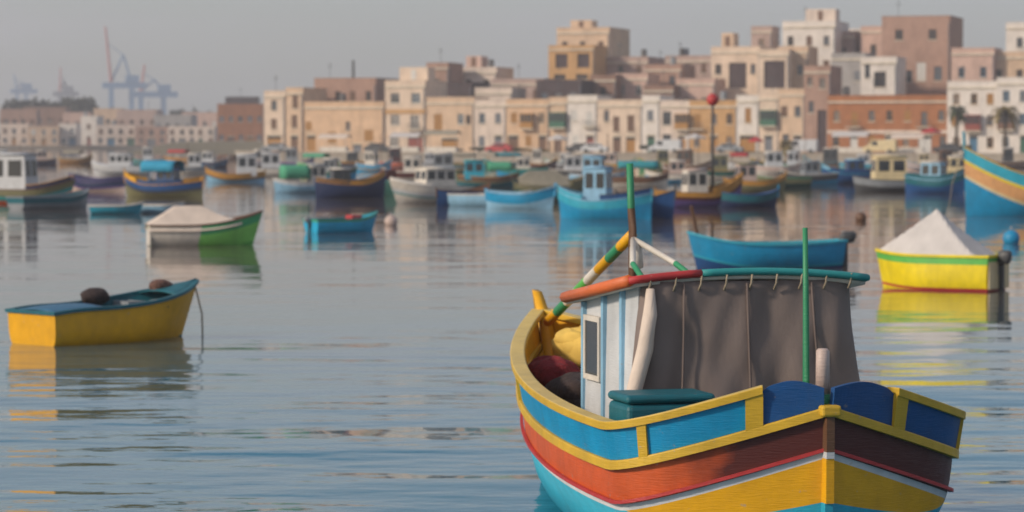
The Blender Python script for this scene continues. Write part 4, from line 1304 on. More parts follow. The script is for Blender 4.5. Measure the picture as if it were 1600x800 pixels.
def house(label, px0, px1, ytop, Y, m, D=10, floors=2, bays=2, doors=1, wm=D_BROWN, dm=None, styles='wsw', parapet=0.8, cornice=True, zbase=None, rz=None, balc=(), tanks=0, room=None, seed=0, name='house', cat='house', band=None, winw=1.05, winh=1.7, ops_px=None, antenna=False, group='houses along the harbour', side_windows=False):
    rnd = random.Random(seed + int(px0 * 7 + ytop))
    a, b = at(px0, ytop, Y), at(px1, ytop, Y)
    rz = QROT if rz is None else rz
    cx = (a.x + b.x) / 2
    W = (b.x - a.x) / math.cos(rz)
    zb = (hill_z(cx, Y) - 0.5 if zbase is None else zbase)
    H = a.z - zb
    root = thing(name, label, cat, (cx, Y, zb), rz, group)
    wall_h = H - parapet * 0.0
    ops, made = [], []
    fh = H / (floors + 0.25)
    if ops_px is not None:
        for (qx0, qx1, qy0, qy1, kind, mm) in ops_px:
            q0, q1 = at(qx0, qy1, Y), at(qx1, qy0, Y)
            x0, x1 = (q0.x - cx) / math.cos(rz), (q1.x - cx) / math.cos(rz)
            made.append((max(x0, -W / 2 + 0.2), min(x1, W / 2 - 0.2), max(q0.z - zb, 0.02), min(q1.z - zb, H - 0.4), kind, mm))
    else:
        for f in range(floors):
            z0 = f * fh
            for k in range(bays):
                xc = -W / 2 + W * (k + 0.5) / bays + rnd.uniform(-0.15, 0.15)
                if f == 0 and zbase is not None and (k % 2 == doors % 2 or doors >= bays):
                    w = 1.3 if rnd.random() < 0.6 else min(2.6, W / bays - 0.7)
                    hh = min(2.7, fh - 0.4)
                    made.append((xc - w / 2, xc + w / 2, 0.02, hh, 'door', dm or rnd.choice((D_BROWN, D_GREEN, D_BLUE, D_OCHRE, D_RED, D_GREY))))
                else:
                    w = min(winw, W / bays - 0.5); hh = min(winh, fh - 0.9)
                    if w < 0.35: continue
                    st = 's' if styles[(k + f) % len(styles)] == 's' else 'w'
                    zz = z0 + max(0.75, (fh - hh) * 0.45)
                    if (f, k) in balc:
                        zz = z0 + 0.2; hh = min(2.3, fh - 0.5)
                    made.append((xc - w / 2, xc + w / 2, zz, zz + hh, 'shutter' if st == 's' else 'window', wm))
    for o in made:
        ops.append(o[:4])
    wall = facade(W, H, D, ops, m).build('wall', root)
    for (x0, x1, z0, z1, kind, mm) in made:
        w, hh = round(x1 - x0, 2), round(z1 - z0, 2)
        loc = ((x0 + x1) / 2, 0, z0)
        if kind == 'open':
            continue
        if kind == 'door':
            link('door', cached(('d', w, hh, mm.name), lambda: door_mesh(w, hh, mm)), root, loc)
            l2 = link('lintel', cached(('l', w), lambda: lintel_mesh(w)), root, (loc[0], 0, z1))
        else:
            if kind == 'shutter':
                o = link('shutter', cached(('s', w, hh, mm.name), lambda: shutter_mesh(w, hh, mm)), root, loc)
            else:
                o = link('window', cached(('w', w, hh, mm.name), lambda: win_frame(w, hh, mm, w > 0.8, 0)), root, loc)
                gm = rnd.choice((GLASS, GLASS, GLASS_C, GLASS_B))
                link('pane', cached(('p', w, hh, gm.name), lambda: win_pane(w, hh, gm)), o)
            link('sill', cached(('i', w), lambda: sill_mesh(w)), o)
    if cornice:
        q = MB(); q.box(-W / 2 + 0.01, W / 2 - 0.01, -0.22, -0.004, H - parapet - 0.28, H - parapet, S_TRIM); q.build('cornice', root)
    if parapet > 0.3:
        q = MB()
        q.box(-W / 2 - 0.06, W / 2 + 0.06, -0.06, 0.28, H + 0.004, H + 0.16, m)
        q.box(-W / 2 - 0.06, -W / 2 + 0.24, 0.284, D, H + 0.004, H + 0.157, m)
        q.box(W / 2 - 0.24, W / 2 + 0.06, 0.284, D, H + 0.004, H + 0.157, m)
        q.build('coping', root)
    if band:
        for bz, bm, bh in band:
            z = at(px0, bz, Y).z - zb
            q = MB(); q.box(-W / 2 - 0.02, W / 2 + 0.02, -0.16, -0.003, z - bh / 2, z + bh / 2, bm); q.build('string_course', root)
    for (f, k) in balc:
        xc = -W / 2 + W * (k + 0.5) / bays
        z = f * fh + 0.1
        bw = min(2.6, W / bays - 0.3)
        bm = rnd.choice((D_GREEN, D_BROWN, D_OCHRE, D_BLUE, D_RED))
        if rnd.random() < 0.55:                       # closed timber balcony
            q = MB()
            q.box(xc - bw / 2, xc + bw / 2, -0.95, -0.004, z, z + 1.0, bm)
            q.box(xc - bw / 2 - 0.06, xc + bw / 2 + 0.06, -1.02, -0.005, z + 2.3, z + 2.48, bm)
            q.box(xc - bw / 2 - 0.05, xc + bw / 2 + 0.05, -1.0, -0.005, z - 0.22, z - 0.003, S_TRIM)
            for i in range(5):
                x = lerp(xc - bw / 2, xc + bw / 2 - 0.1, i / 4)
                q.box(x, x + 0.1, -0.95, -0.85, z + 1.003, z + 2.297, bm)
            o = q.build('balcony', root)
            for i in range(4):
                x = lerp(xc - bw / 2, xc + bw / 2 - 0.1, i / 4)
                g = MB(); g.box(x + 0.104, x + (bw - 0.1) / 4 - 0.004, -0.92, -0.89, z + 1.01, z + 2.29, GLASS); g.build('pane', o)
        else:                                         # open stone balcony with iron rail
            q = MB()
            q.box(xc - bw / 2, xc + bw / 2, -0.95, -0.004, z - 0.15, z, S_TRIM)
            o = q.build('balcony', root)
            q = MB()
            q.box(xc - bw / 2, xc + bw / 2, -0.94, -0.90, z + 0.95, z + 1.0, P_DGREY)
            for i in range(13):
                x = lerp(xc - bw / 2 + 0.02, xc + bw / 2 - 0.02, i / 12)
                q.box(x - 0.015, x + 0.015, -0.935, -0.905, z, z + 0.949, P_DGREY)
            q.build('railing', o)
    for i in range(tanks):
        x = rnd.uniform(-W / 2 + 0.8, W / 2 - 0.8); y = rnd.uniform(1.5, D * 0.5)
        q = MB(); q.tube([(x, y, H + 0.02), (x, y, H + 1.5), (x, y, H + 1.62)], [0.55, 0.55, 0.25], TANKM if rnd.random() < 0.5 else P_GREY, 12); q.build('water_tank', root)
    if room:
        k0, k1, hh, rm = room
        q = MB(); q.box(lerp(-W / 2, W / 2, k0), lerp(-W / 2, W / 2, k1), 2.2, min(D - 0.5, 6), H + 0.005, H + hh, rm)
        o = q.build('roof_room', root)
        xm = lerp(-W / 2, W / 2, (k0 + k1) / 2)
        g = MB(); g.box(xm - 0.45, xm + 0.45, 2.15, 2.197, H + 0.3, H + min(2.0, hh - 0.2), wm); g.build('roof_door', o)
    xp = W / 2 - 0.25
    q = MB(); q.box(xp, xp + 0.12, -0.13, -0.004, 0.3, H - parapet - 0.3, D_GREY); q.build('drainpipe', root)
    if antenna or rnd.random() < 0.45:
        x = rnd.uniform(-W / 3, W / 3)
        q = MB(); q.tube([(x, 1.2, H), (x, 1.2, H + 2.8)], 0.04, P_DGREY, 5)
        for i in range(5):
            q.box(x - 0.5 + 0.06 * i, x + 0.5 - 0.06 * i, 1.19, 1.21, H + 2.0 + 0.15 * i, H + 2.03 + 0.15 * i, P_DGREY)
        q.build('antenna', root)
    return root, W, H

GZ = 1.25
FR = dict(zbase=GZ)
# front row, left to right
house('narrow cream house at the left end of the front row', 412, 446, 143, QY(430), S_CREAM, 12, 3, 1, 1, D_BROWN, zbase=GZ, antenna=True)
house('slim tan house with brown shutters second from the left end', 446, 474, 138, QY(460), S_TAN, 11, 3, 1, 1, D_BROWN, styles='s', zbase=GZ, winh=2.2)
house('wide plain tan house with a few ochre openings', 474, 601, 160, QY(540), S_TAN2, 7, 2, 5, 1, D_OCHRE, zbase=GZ, tanks=1, ops_px=[(476, 486, 190, 204, 'shutter', D_OCHRE), (453 + 25, 492, 212, 236, 'door', D_OCHRE), (512, 525, 206, 224, 'shutter', D_OCHRE), (540, 548, 190, 204, 'window', D_BROWN), (570, 584, 203, 221, 'shutter', D_OCHRE), (552, 566, 226, 246, 'door', D_GREY), (590, 597, 226, 246, 'door', D_BROWN)])
house('flat roofed brown storey set back above the wide plain tan house', 490, 588, 123, QY(540) + 14, S_BROWN2, 12, 3, 4, 0, D_BROWN, zbase=GZ, rz=QROT, cornice=False, antenna=False)
house('cream three storey house with an ochre balcony line', 601, 665, 127, QY(632), S_CREAM, 11, 3, 2, 1, D_WHITE, zbase=GZ, band=[(174, S_OCHRE, 0.7), (212, S_TAN, 0.4)], room=(0.25, 0.95, 2.4, S_CREAM), styles='w', winw=1.6, balc=((1, 1),))
house('tan house with a tall ochre doorway', 665, 741, 153, QY(700), S_TAN, 8, 2, 3, 1, D_OCHRE, zbase=GZ, ops_px=[(678, 691, 178, 206, 'shutter', D_OCHRE), (690, 716, 216, 240, 'door', D_OCHRE), (715, 725, 178, 194, 'window', D_WHITE), (728, 736, 180, 194, 'window', D_BROWN)])
house('pale house with grey shutters right of the tall ochre doorway', 741, 791, 157, QY(765), S_PALE, 9, 2, 2, 1, D_GREY, zbase=GZ, styles='sws')
house('warm tan house with an orange doorway left of the white house', 791, 858, 156, QY(825), S_TAN2, 8, 2, 3, 2, D_OCHRE, zbase=GZ, balc=((1, 1),))
house('tan house with one terracotta balcony', 858, 887, 153, QY(870), S_TAN, 9, 2, 1, 1, D_RED, zbase=GZ, balc=((1, 0),))
house('white house with pale shutters left of centre', 887, 933, 150, QY(910), S_WHITE, 9, 2, 2, 1, D_WHITE, zbase=GZ, styles='s', balc=((1, 1),))
house('cream house with two tall brown doors', 933, 1003, 157, QY(968), S_CREAM, 9, 2, 2, 2, D_BROWN, zbase=GZ, ops_px=[(944, 952, 172, 190, 'window', D_BROWN), (958, 968, 182, 206, 'shutter', D_BROWN), (980, 991, 180, 206, 'shutter', D_BROWN), (958, 970, 214, 244, 'door', D_BROWN), (978, 992, 214, 244, 'door', D_OCHRE)])
house('narrow white house between two cream houses', 1003, 1031, 150, QY(1017), S_WHITE, 9, 2, 1, 1, D_GREY, zbase=GZ)
house('pinkish cream house with blue grey windows', 1031, 1078, 158, QY(1055), S_PALE, 9, 2, 2, 1, D_GREY, zbase=GZ, styles='w', winw=1.4, winh=2.2, balc=((1, 1),))
house('ochre house behind the red topped mast', 1078, 1151, 158, QY(1115), S_OCHRE, 9, 2, 3, 1, D_OCHRE, zbase=GZ, tanks=1, balc=((1, 0),))
house('white house with an ochre shutter right of the red topped mast', 1151, 1186, 150, QY(1168), S_WHITE, 9, 2, 1, 1, D_OCHRE, zbase=GZ, styles='s', winh=2.4)
house('pale cream house with green balcony', 1186, 1217, 146, QY(1200), S_CREAM, 9, 2, 1, 1, D_GREEN, zbase=GZ, balc=((1, 0),))
house('tan house left of the tall brown house', 1217, 1257, 140, QY(1236), S_TAN, 9, 2, 2, 1, D_BROWN, zbase=GZ)
house('tall narrow brown house with a dark doorway', 1257, 1297, 104, QY(1276), S_BROWN2, 9, 4, 2, 1, D_BROWN, zbase=GZ, ops_px=[(1262, 1270, 120, 134, 'window', D_BROWN), (1280, 1290, 122, 138, 'window', D_BROWN), (1264, 1272, 158, 176, 'window', D_BROWN), (1277, 1291, 172, 244, 'open', D_BROWN)])
house('wide terracotta house with a pale ground floor', 1297, 1482, 150, QY(1390), S_TERRA, 9, 2, 7, 3, D_OCHRE, zbase=GZ, tanks=1, band=[(206, S_PALE, 0.5)], balc=((1, 1), (1, 5)), styles='wws', dm=D_WHITE)
q0, q1 = at(1297, 209, QY(1390)), at(1482, 209, QY(1390))
house('white corner house with tan windows behind the palms', 1482, 1560, 128, QY(1520), S_WHITE, 10, 3, 3, 1, D_OCHRE, zbase=GZ, styles='wsw', balc=((1, 1),))
house('plain white house at the right edge', 1560, 1640, 122, QY(1600), S_WHITE, 10, 3, 3, 1, D_BLUE, zbase=GZ, styles='w', balc=((1, 0),))
# rows up the hill
BK = 'houses up the hill'
def up(label, px0, px1, yt, dY, m, **k):
    k.setdefault('bays', max(1, int((px1 - px0) / 22))); k.setdefault('floors', 3); k.setdefault('group', BK)
    return house(label, px0, px1, yt, QY((px0 + px1) / 2) + dY, m, **k)
up('pinkish brown roof tower above the tan house with ochre doorway', 666, 701, 99, 34, S_BROWN2, D=8, bays=1, wm=D_BROWN, antenna=True)
up('dark shaded stone house behind the tan roofs left of centre', 684, 737, 130, 22, S_DARK, D=10, parapet=0.4, cornice=False)  # shade over these walls is put into the stone colour
up('pale house with roof tank above the grey shutters', 716, 776, 106, 44, S_PALE, D=10, room=(0.1, 0.5, 2.2, S_PINK), tanks=1)
up('mauve house with three brown windows left of the ochre tower', 768, 850, 124, 34, S_MAUVE, D=10, wm=D_BROWN, antenna=True)
up('low pale house in front of the mauve house', 742, 800, 138, 20, S_PALE, D=8, floors=2, wm=D_GREY)
up('dark stone wall house under the ochre tower', 838, 908, 126, 22, S_DARK, D=8, parapet=0.4, cornice=False, wm=D_GREY)  # dark stone, with the shade on the wall worked into its colour
up('ochre tower house with two dark arched openings', 857, 928, 72, 48, S_OCHRE, D=9, parapet=0.5, ops_px=[(868, 887, 84, 106, 'open', D_BROWN), (902, 921, 84, 106, 'open', D_BROWN), (866, 884, 116, 124, 'window', D_BROWN), (900, 918, 116, 124, 'window', D_BROWN)])
up('tan block rising behind the ochre tower house', 870, 952, 44, 66, S_TAN, D=14, antenna=False, room=(0.2, 0.6, 1.6, S_TAN))
up('long mauve brown house right of the ochre tower', 926, 1012, 90, 56, S_MAUVE, D=12, wm=D_BROWN, tanks=2)
up('small brown house under the long mauve house', 922, 962, 118, 30, S_BROWN, D=8, wm=D_BROWN)
up('pale pink house with a bright middle bay', 960, 1012, 116, 34, S_PINK, D=8, wm=D_WHITE)
up('brown house with small dark windows up the hill', 1008, 1064, 102, 44, S_BROWN2, D=10, wm=D_BROWN, tanks=1)
up('dark brown low house behind the pinkish cream house', 1006, 1052, 134, 22, S_BROWN, D=8, floors=2, wm=D_GREY)
up('mauve house with two roof tanks', 1040, 1112, 88, 58, S_MAUVE, D=12, tanks=3, wm=D_BROWN)
up('pink low house behind the ochre front house', 1058, 1116, 124, 26, S_PINK, D=8, floors=2, wm=D_BROWN)
up('cream house with one large brown opening behind the red topped mast', 1112, 1186, 74, 36, S_CREAM, D=10, ops_px=[(1139, 1166, 98, 138, 'open', D_BROWN), (1118, 1128, 100, 116, 'window', D_BROWN), (1172, 1180, 100, 116, 'window', D_BROWN)], room=(0.15, 0.4, 2.6, S_TAN))
up('grey brown stair tower on the skyline with ochre base', 1174, 1206, 42, 52, S_MAUVE, D=6, bays=1, floors=4, wm=D_OCHRE)
up('cream house with a wide dark loggia', 1186, 1232, 78, 30, S_CREAM, D=10, ops_px=[(1194, 1226, 95, 138, 'open', D_BROWN)])
up('large white house on the skyline', 1224, 1304, 34, 46, S_WHITE, D=12, floors=4, room=(0.38, 0.95, 2.3, S_PALE), tanks=1, wm=D_BROWN)
up('tan house front below the large white skyline house', 1216, 1262, 74, 33, S_TAN, D=8, wm=D_BROWN)
up('mauve house wedged behind the tall brown house', 1296, 1336, 50, 52, S_MAUVE, D=10, wm=D_GREY)
up('grey house with grey shutters left of the white terrace', 1300, 1352, 84, 28, S_GREY, D=9, styles='s', wm=D_GREY)
up('slim white house on the skyline beside the big brown block', 1326, 1346, 46, 62, S_WHITE, D=8, bays=1, wm=D_GREY)
up('tan pink house touching the big brown block', 1346, 1384, 42, 50, S_PINK, D=9, wm=D_BROWN)
up('white terrace house with one black window above the terracotta house', 1346, 1400, 90, 22, S_WHITE, D=9, floors=2, ops_px=[(1366, 1384, 112, 136, 'window', D_BROWN), (1352, 1360, 100, 122, 'window', D_GREY)])
up('big brown block on the skyline at right', 1380, 1482, 26, 38, S_BROWN2, D=14, floors=4, bays=4, wm=D_BROWN, cornice=False, antenna=True, ops_px=[(1398, 1410, 96, 124, 'shutter', D_WHITE), (1414, 1426, 110, 128, 'window', D_GREY), (1432, 1446, 98, 126, 'shutter', D_WHITE), (1458, 1470, 104, 126, 'window', D_BROWN), (1400, 1412, 46, 62, 'window', D_BROWN), (1450, 1462, 46, 62, 'window', D_BROWN)])
up('pale pink house with small blue window behind the white corner house', 1488, 1552, 76, 28, S_PINK, D=9, wm=D_BLUE)
up('tan roofed house at the right edge behind the white house', 1546, 1610, 82, 30, S_TAN, D=9, wm=D_BROWN)
up('white bell shaped stair tower at the right edge of the skyline', 1573, 1612, 36, 44, S_WHITE, D=6, bays=1, floors=4, wm=D_GREY)
# chimney pole over the brown storey
q = MB(); p = at(552, 125, QY(540) + 22)
q.tube([(0, 0, 0), (0, 0, at(552, 94, QY(540) + 22).z - 2.0)], [0.35, 0.22], P_DGREY, 8)
o = q.build('radio_mast'); o.location = (p.x, p.y, 2.0); tag(o, 'thin grey pole rising above the brown set back storey', 'mast')

# ------------------------------------------------------------------ the far shore on the left
def make_far():
    g = mat('far_land', (0.13, 0.10, 0.06), 0.95, 0.35, 0.03)
    mb = MB()
    xs = [-420 + 15 * i for i in range(36)]
    def zz(x, k):
        return -1 + 3.2 * min(1, k * 4) + 13 * max(0, k - 0.25) * (0.55 + 0.45 * math.sin(x * 0.021 + 2.0)) * (1.0 if x < -150 else 0.6)
    mb.grid([[(x, 900 + 0.1 * x + 400 * k, zz(x, k)) for x in xs] for k in [i / 16 for i in range(17)]], g)
    struct(mb.build('far_shore', None, True))
    mb = MB()
    c = stone('terminal', (0.33, 0.32, 0.31))
    mb.box(-620, -60, 1900, 2750, -1, 2.5, c)
    struct(mb.build('port_terminal'))
make_far()
FS = 'houses on the far shore'
for (x0, x1, yt, Y, m, lab) in (
    (340, 412, 163, 830, S_TERRA, 'terracotta house standing apart left of the front row'),
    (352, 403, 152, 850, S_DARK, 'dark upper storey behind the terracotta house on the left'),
    (0, 58, 171, 960, S_BROWN2, 'brown house at the left edge of the far shore'),
    (36, 104, 168, 985, S_BROWN, 'dark brown block under the trees of the far shore'),
    (98, 142, 176, 940, S_PINK, 'pink far shore house below the dark trees'),
    (126, 152, 182, 925, S_WHITE, 'small white house on the far shore'),
    (146, 190, 170, 1000, S_TAN, 'tan far shore house left of the cranes'),
    (182, 246, 172, 980, S_MAUVE, 'mauve far shore house under the blue crane'),
    (240, 300, 180, 960, S_GREY, 'wide grey shed on the far shore'),
    (284, 342, 176, 990, S_PINK, 'pale pink house between grey shed and terracotta house'),
    (0, 44, 194, 905, S_PALE, 'low pale house at the left edge by the water'),
    (44, 92, 198, 900, S_TAN, 'low tan house by the water on the far shore'),
    (92, 120, 194, 905, S_WHITE, 'low white house by the water on the far shore'),
    (150, 212, 196, 900, S_PALE, 'low pale terrace below the mauve far house'),
    (212, 262, 199, 895, S_BROWN2, 'low brown boat house on the far shore'),
    (262, 336, 198, 890, S_PALE, 'long low pale house before the grey shed')):
    house(lab, x0, x1, yt, Y, m, 9, 2, max(1, int((x1 - x0) / 14)), 1, random.choice((D_BROWN, D_GREY, D_WHITE)), zbase=1.2, rz=R(random.uniform(-6, 6)), cornice=False, parapet=0.4, winw=1.3, winh=1.6, group=FS, tanks=1 if x0 % 3 == 0 else 0)

C_BLUE = mat('crane_blue', (0.14, 0.27, 0.44), 0.6)
C_GREY = mat('crane_grey', (0.14, 0.16, 0.19), 0.6)
C_RED = mat('crane_red', (0.42, 0.14, 0.12), 0.6)
def crane(label, px, ybase_top, ytip, tip_px, Y, leg_m, boom_m, wide=18, group='port cranes'):
    p = at(px, 200, Y)
    root = thing('port_crane', label, 'crane', (p.x, Y, 2.5), R(12), group)
    zt = at(px, ybase_top, Y).z - 2.5
    tip = at(tip_px, ytip, Y)
    dx, dz = tip.x - p.x, tip.z - 2.5
    w = wide / 2
    for sx in (-1, 1):
        for sy in (-1, 1):
            q = MB()
            q.box(sx * w - 1.1, sx * w + 1.1, sy * 8 - 1.1, sy * 8 + 1.1, 0, zt, leg_m)
            q.build('leg', root)
    q = MB()
    q.box(-w - 6, w + 10, -3, 3, zt + 0.01, zt + 4, leg_m)
    q.build('girder', root)
    for sy in (-8, 8):
        q = MB(); q.box(-w + 1.11, w - 1.11, sy - 1, sy + 1, zt * 0.45, zt * 0.45 + 2.5, leg_m); q.build('cross_beam', root)
    q = MB()
    for sy in (-1.8, 1.8):
        q.tube([(-w, sy, zt + 4), (dx, sy * 0.6, dz)], [1.0, 0.7], boom_m, 6)
    for i in range(9):
        k = i / 8
        q.tube([(lerp(-w, dx, k), -1.6, lerp(zt + 4, dz, k)), (lerp(-w, dx, min(1, k + 0.1)), 1.6, lerp(zt + 4, dz, min(1, k + 0.1)))], 0.5, boom_m, 5)
    q.build('boom', root)
    q = MB()
    hz = lerp(zt, dz, 0.55)
    q.tube([(w, 0, zt + 4), (w * 0.2, 0, hz)], 0.9, leg_m, 6); q.tube([(-w, 0, zt + 4), (w * 0.2, 0, hz)], 0.9, leg_m, 6)
    q.tube([(w * 0.2, 0, hz), (lerp(-w, dx, 0.7), 0, lerp(zt + 4, dz, 0.7))], 0.35, leg_m, 5)
    q.build('apex_frame', root)
    q = MB(); q.box(w - 4, w + 5, -3.4, 3.4, zt + 4.01, zt + 9, leg_m); q.build('machine_house', root)
    return root
crane('tallest port crane with raised reddish boom on the left skyline', 190, 138, 42, 165, 2000, C_BLUE, C_RED, 14)
crane('blue port crane with short raised boom right of the tallest crane', 238, 152, 102, 226, 2050, C_BLUE, C_RED, 16)
crane('faint reddish port crane behind the dark trees', 100, 150, 106, 95, 2600, C_GREY, C_RED, 7)
crane('small blue port crane near the left edge of the skyline', 34, 146, 116, 22, 2600, C_BLUE, C_BLUE, 8)

# ------------------------------------------------------------------ trees
LEAF = mat('leaves_dark', (0.045, 0.055, 0.022), 0.8, 0.5, 0.4)
LEAFO = mat('leaves_dry', (0.16, 0.12, 0.04), 0.8, 0.4, 0.4)
BARK = mat('bark', (0.10, 0.075, 0.05), 0.95, 0.3, 3)
def leaf_cloud(mb, c, r, n, size, m, rnd):
    for _ in range(n):
        while True:
            v = Vector((rnd.uniform(-1, 1), rnd.uniform(-1, 1), rnd.uniform(-1, 1)))
            if v.length < 1: break
        v = v * (0.55 + 0.45 * rnd.random())
        p = Vector((c[0] + v.x * r[0], c[1] + v.y * r[1], c[2] + v.z * r[2]))
        a = Vector((rnd.uniform(-1, 1), rnd.uniform(-1, 1), rnd.uniform(-1, 1))).normalized() * size * rnd.uniform(0.5, 1.2)
        b_ = a.orthogonal().normalized() * size * rnd.uniform(0.35, 0.8)
        mb.quad(p - a, p - b_, p + a, p + b_, m)
def tree(label, px, ytop, Y, z0, wide, m, seed, group='trees by the harbour'):
    rnd = random.Random(seed)
    p = at(px, ytop, Y)
    H = p.z - z0
    root = thing('harbour_tree', label, 'tree', (p.x, Y, z0), 0, group)
    q = MB()
    q.tube([(0, 0, -0.3), (0.1, 0, H * 0.3), (0, 0.1, H * 0.6)], [0.22, 0.16, 0.09], BARK, 7)
    for i in range(5):
        a = rnd.random() * 6.28
        q.tube([(0.05, 0, H * 0.35), (math.cos(a) * wide * 0.3, math.sin(a) * wide * 0.3, H * (0.6 + 0.2 * rnd.random()))], [0.08, 0.03], BARK, 5)
    q.build('trunk', root)
    q = MB()
    for i in range(11):
        a = rnd.random() * 6.28; rr = wide * 0.33 * rnd.random() ** 0.5
        leaf_cloud(q, (math.cos(a) * rr, math.sin(a) * rr, H * rnd.uniform(0.52, 0.86)), (wide * 0.24, wide * 0.24, H * 0.15), 90, 0.22, m, rnd)
    q.build('crown', root)
def palm(label, px, ytop, Y, z0, seed, m=LEAFO, spread=2.6):
    rnd = random.Random(seed)
    p = at(px, ytop, Y)
    H = p.z - z0 - 0.7
    root = thing('palm_tree', label, 'tree', (p.x, Y, z0), rnd.random(), 'palm trees by the harbour')
    q = MB()
    q.tube([(0, 0, -0.2), (0.08, 0, H * 0.5), (0.15, 0, H)], [0.30, 0.22, 0.24], BARK, 9)
    q.build('trunk', root)
    q = MB()
    for i in range(34):
        a = rnd.random() * 6.28; el = rnd.uniform(-0.5, 1.2)
        prev = None
        for k in range(8):
            s = k / 7
            x = spread * s * math.cos(el * (1 - 0.35 * s)); z = spread * s * math.sin(el) - 1.5 * s * s * s * spread * 0.5
            c = Vector((0.15 + math.cos(a) * x, math.sin(a) * x, H + z))
            side = Vector((-math.sin(a), math.cos(a), -0.25)) * 0.42 * math.sin(math.pi * min(1, s * 0.9 + 0.08))
            s2 = Vector((math.sin(a), -math.cos(a), -0.25)) * 0.42 * math.sin(math.pi * min(1, s * 0.9 + 0.08))
            cur = (c + side, c, c + s2)
            if prev:
                q.quad(prev[0], prev[1], cur[1], cur[0].lerp(cur[1], 0.25), m)
                q.quad(prev[1], prev[2], cur[2].lerp(cur[1], 0.25), cur[1], m)
            prev = cur
    q.build('crown', root)
palm('ochre palm in front of the white house at the right edge', 1570, 168, 436, GZ, 3)
palm('dark palm beside the bow post of the tall striped boat', 1494, 166, 437, GZ, 4, LEAF, 2.0)
palm('small ochre palm before the tan house left of the brown house', 1228, 218, 440, GZ, 5, LEAFO, 1.6)
for i, (px, yt, wd, m, lab) in enumerate((
    (700, 232, 5.0, LEAF, 'dark bushy tree on the quay near the market canopy'),
    (748, 230, 4.0, LEAF, 'dark tree on the quay below the pale house'),
    (806, 232, 4.5, LEAF, 'dark green tree on the quay left of the olive boat'),
    (846, 234, 4.0, LEAFO, 'dry leaved tree on the quay above the olive boat'),
    (1018, 226, 4.5, LEAF, 'dark green tree on the quay right of the foreground mast'),
    (1170, 238, 4.5, LEAF, 'dark tree on the quay right of the red topped mast'),
    (1505, 226, 3.5, LEAFO, 'dry tree on the quay under the dark palm'))):
    tree(lab, px, yt, QY(px) - 12, GZ, wd, m, 30 + i)
def far_wood():
    rnd = random.Random(5)
    q = MB()
    lf = mat('leaves_far', (0.035, 0.036, 0.02), 0.9, 0.4, 0.1)
    for (x0, x1, yt) in ((14, 62, 149), (45, 108, 152), (92, 142, 144), (146, 182, 166), (270, 326, 167), (192, 250, 170)):
        for k in range(22):
            px = lerp(x0, x1, rnd.random())
            top = at(px, yt + rnd.uniform(0, 9), 1080 + rnd.uniform(-15, 15))
            hh = max(3.0, top.z - 3.0)
            leaf_cloud(q, (top.x, top.y, top.z - hh * 0.5), (3.8, 3.0, hh * 0.5), 220, 1.1, lf, rnd)
    o = q.build('far_wood')
    tag(o, 'dark line of trees along the ridge of the far shore', 'trees', kind='stuff')
far_wood()

# ------------------------------------------------------------------ things on the quay
def parasol(label, px, Y, m, w=3.2, hgt=3.0, square=False):
    p = at(px, 240, Y)
    r = thing('market_parasol', label, 'parasol', (p.x, Y, GZ), random.random(), 'parasols on the quay')
    q = MB(); n = 8
    ring = [(math.cos(2 * math.pi * k / n) * w / 2, math.sin(2 * math.pi * k / n) * w / 2, hgt - 0.65) for k in range(n)]
    low = [(x, y, z - 0.22) for x, y, z in ring]
    q.grid([low, ring], m, True)
    b = len(q.v); q.v.append((0, 0, hgt))
    for k in range(n):
        q.face((n + k, n + (k + 1) % n, b), m)
    o = q.build('canopy', r)
    sm = o.modifiers.new('thick', 'SOLIDIFY'); sm.thickness = 0.03
    q = MB(); q.tube([(0, 0, 0), (0, 0, hgt - 0.05)], 0.04, METAL, 6); q.tube([(0, 0, 0), (0, 0, 0.12)], 0.35, P_GREY, 8); q.build('pole', r)
def stall(label, px, Y, m, w=5.0, hgt=3.0):
    p = at(px, 240, Y)
    r = thing('market_stall', label, 'stall', (p.x, Y, GZ), QROT, 'market stalls on the quay')
    q = MB()
    q.grid([[(-w / 2, -1.6, hgt - 0.75), (w / 2, -1.6, hgt - 0.75)], [(-w / 2, -1.5, hgt - 0.5), (w / 2, -1.5, hgt - 0.5)], [(-w / 2, 0, hgt), (w / 2, 0, hgt)], [(-w / 2, 1.5, hgt - 0.5), (w / 2, 1.5, hgt - 0.5)]], m)
    o = q.build('canopy', r); sm = o.modifiers.new('thick', 'SOLIDIFY'); sm.thickness = 0.03
    for sx in (-1, 1):
        for sy in (-1, 1):
            q = MB(); q.tube([(sx * (w / 2 - 0.1), sy * 1.4, 0), (sx * (w / 2 - 0.1), sy * 1.4, hgt - 0.5)], 0.035, METAL, 5); q.build('pole', r)
    q = MB(); q.box(-w / 2 + 0.2, w / 2 - 0.2, -1.2, 0.2, 0.1, 0.9, P_OFFW); q.build('table', r)
stall('market stall with olive grey canopy on the quay', 692, QY(692) - 16, CLOTHO, 5.6, 3.6)
stall('market stall with white canopy at the foot of the cream balcony house', 636, QY(636) - 15, CLOTHW, 5.0, 3.2)
stall('market stall with beige canopy below the plain tan wall', 524, QY(524) - 15, CLOTHB, 5.0, 3.0)
stall('market stall with white canopy below the terracotta house', 1330, QY(1330) - 15, CLOTHW, 5.5, 3.3)
stall('market stall with pale beige canopy beside the red parasol', 1420, QY(1420) - 15, CLOTHB, 5.0, 3.0)
parasol('red parasol in front of the terracotta house', 1455, QY(1455) - 17, CLOTHR, 3.2, 4.0)
parasol('dark red parasol right of the red topped mast', 1181, QY(1181) - 16, CLOTHR, 2.4, 2.6)
parasol('white parasol below the white house left of centre', 872, QY(872) - 16, CLOTHW, 3.6, 2.9)
parasol('white parasol left of the red topped mast', 1086, QY(1086) - 16, CLOTHW, 3.6, 3.1)
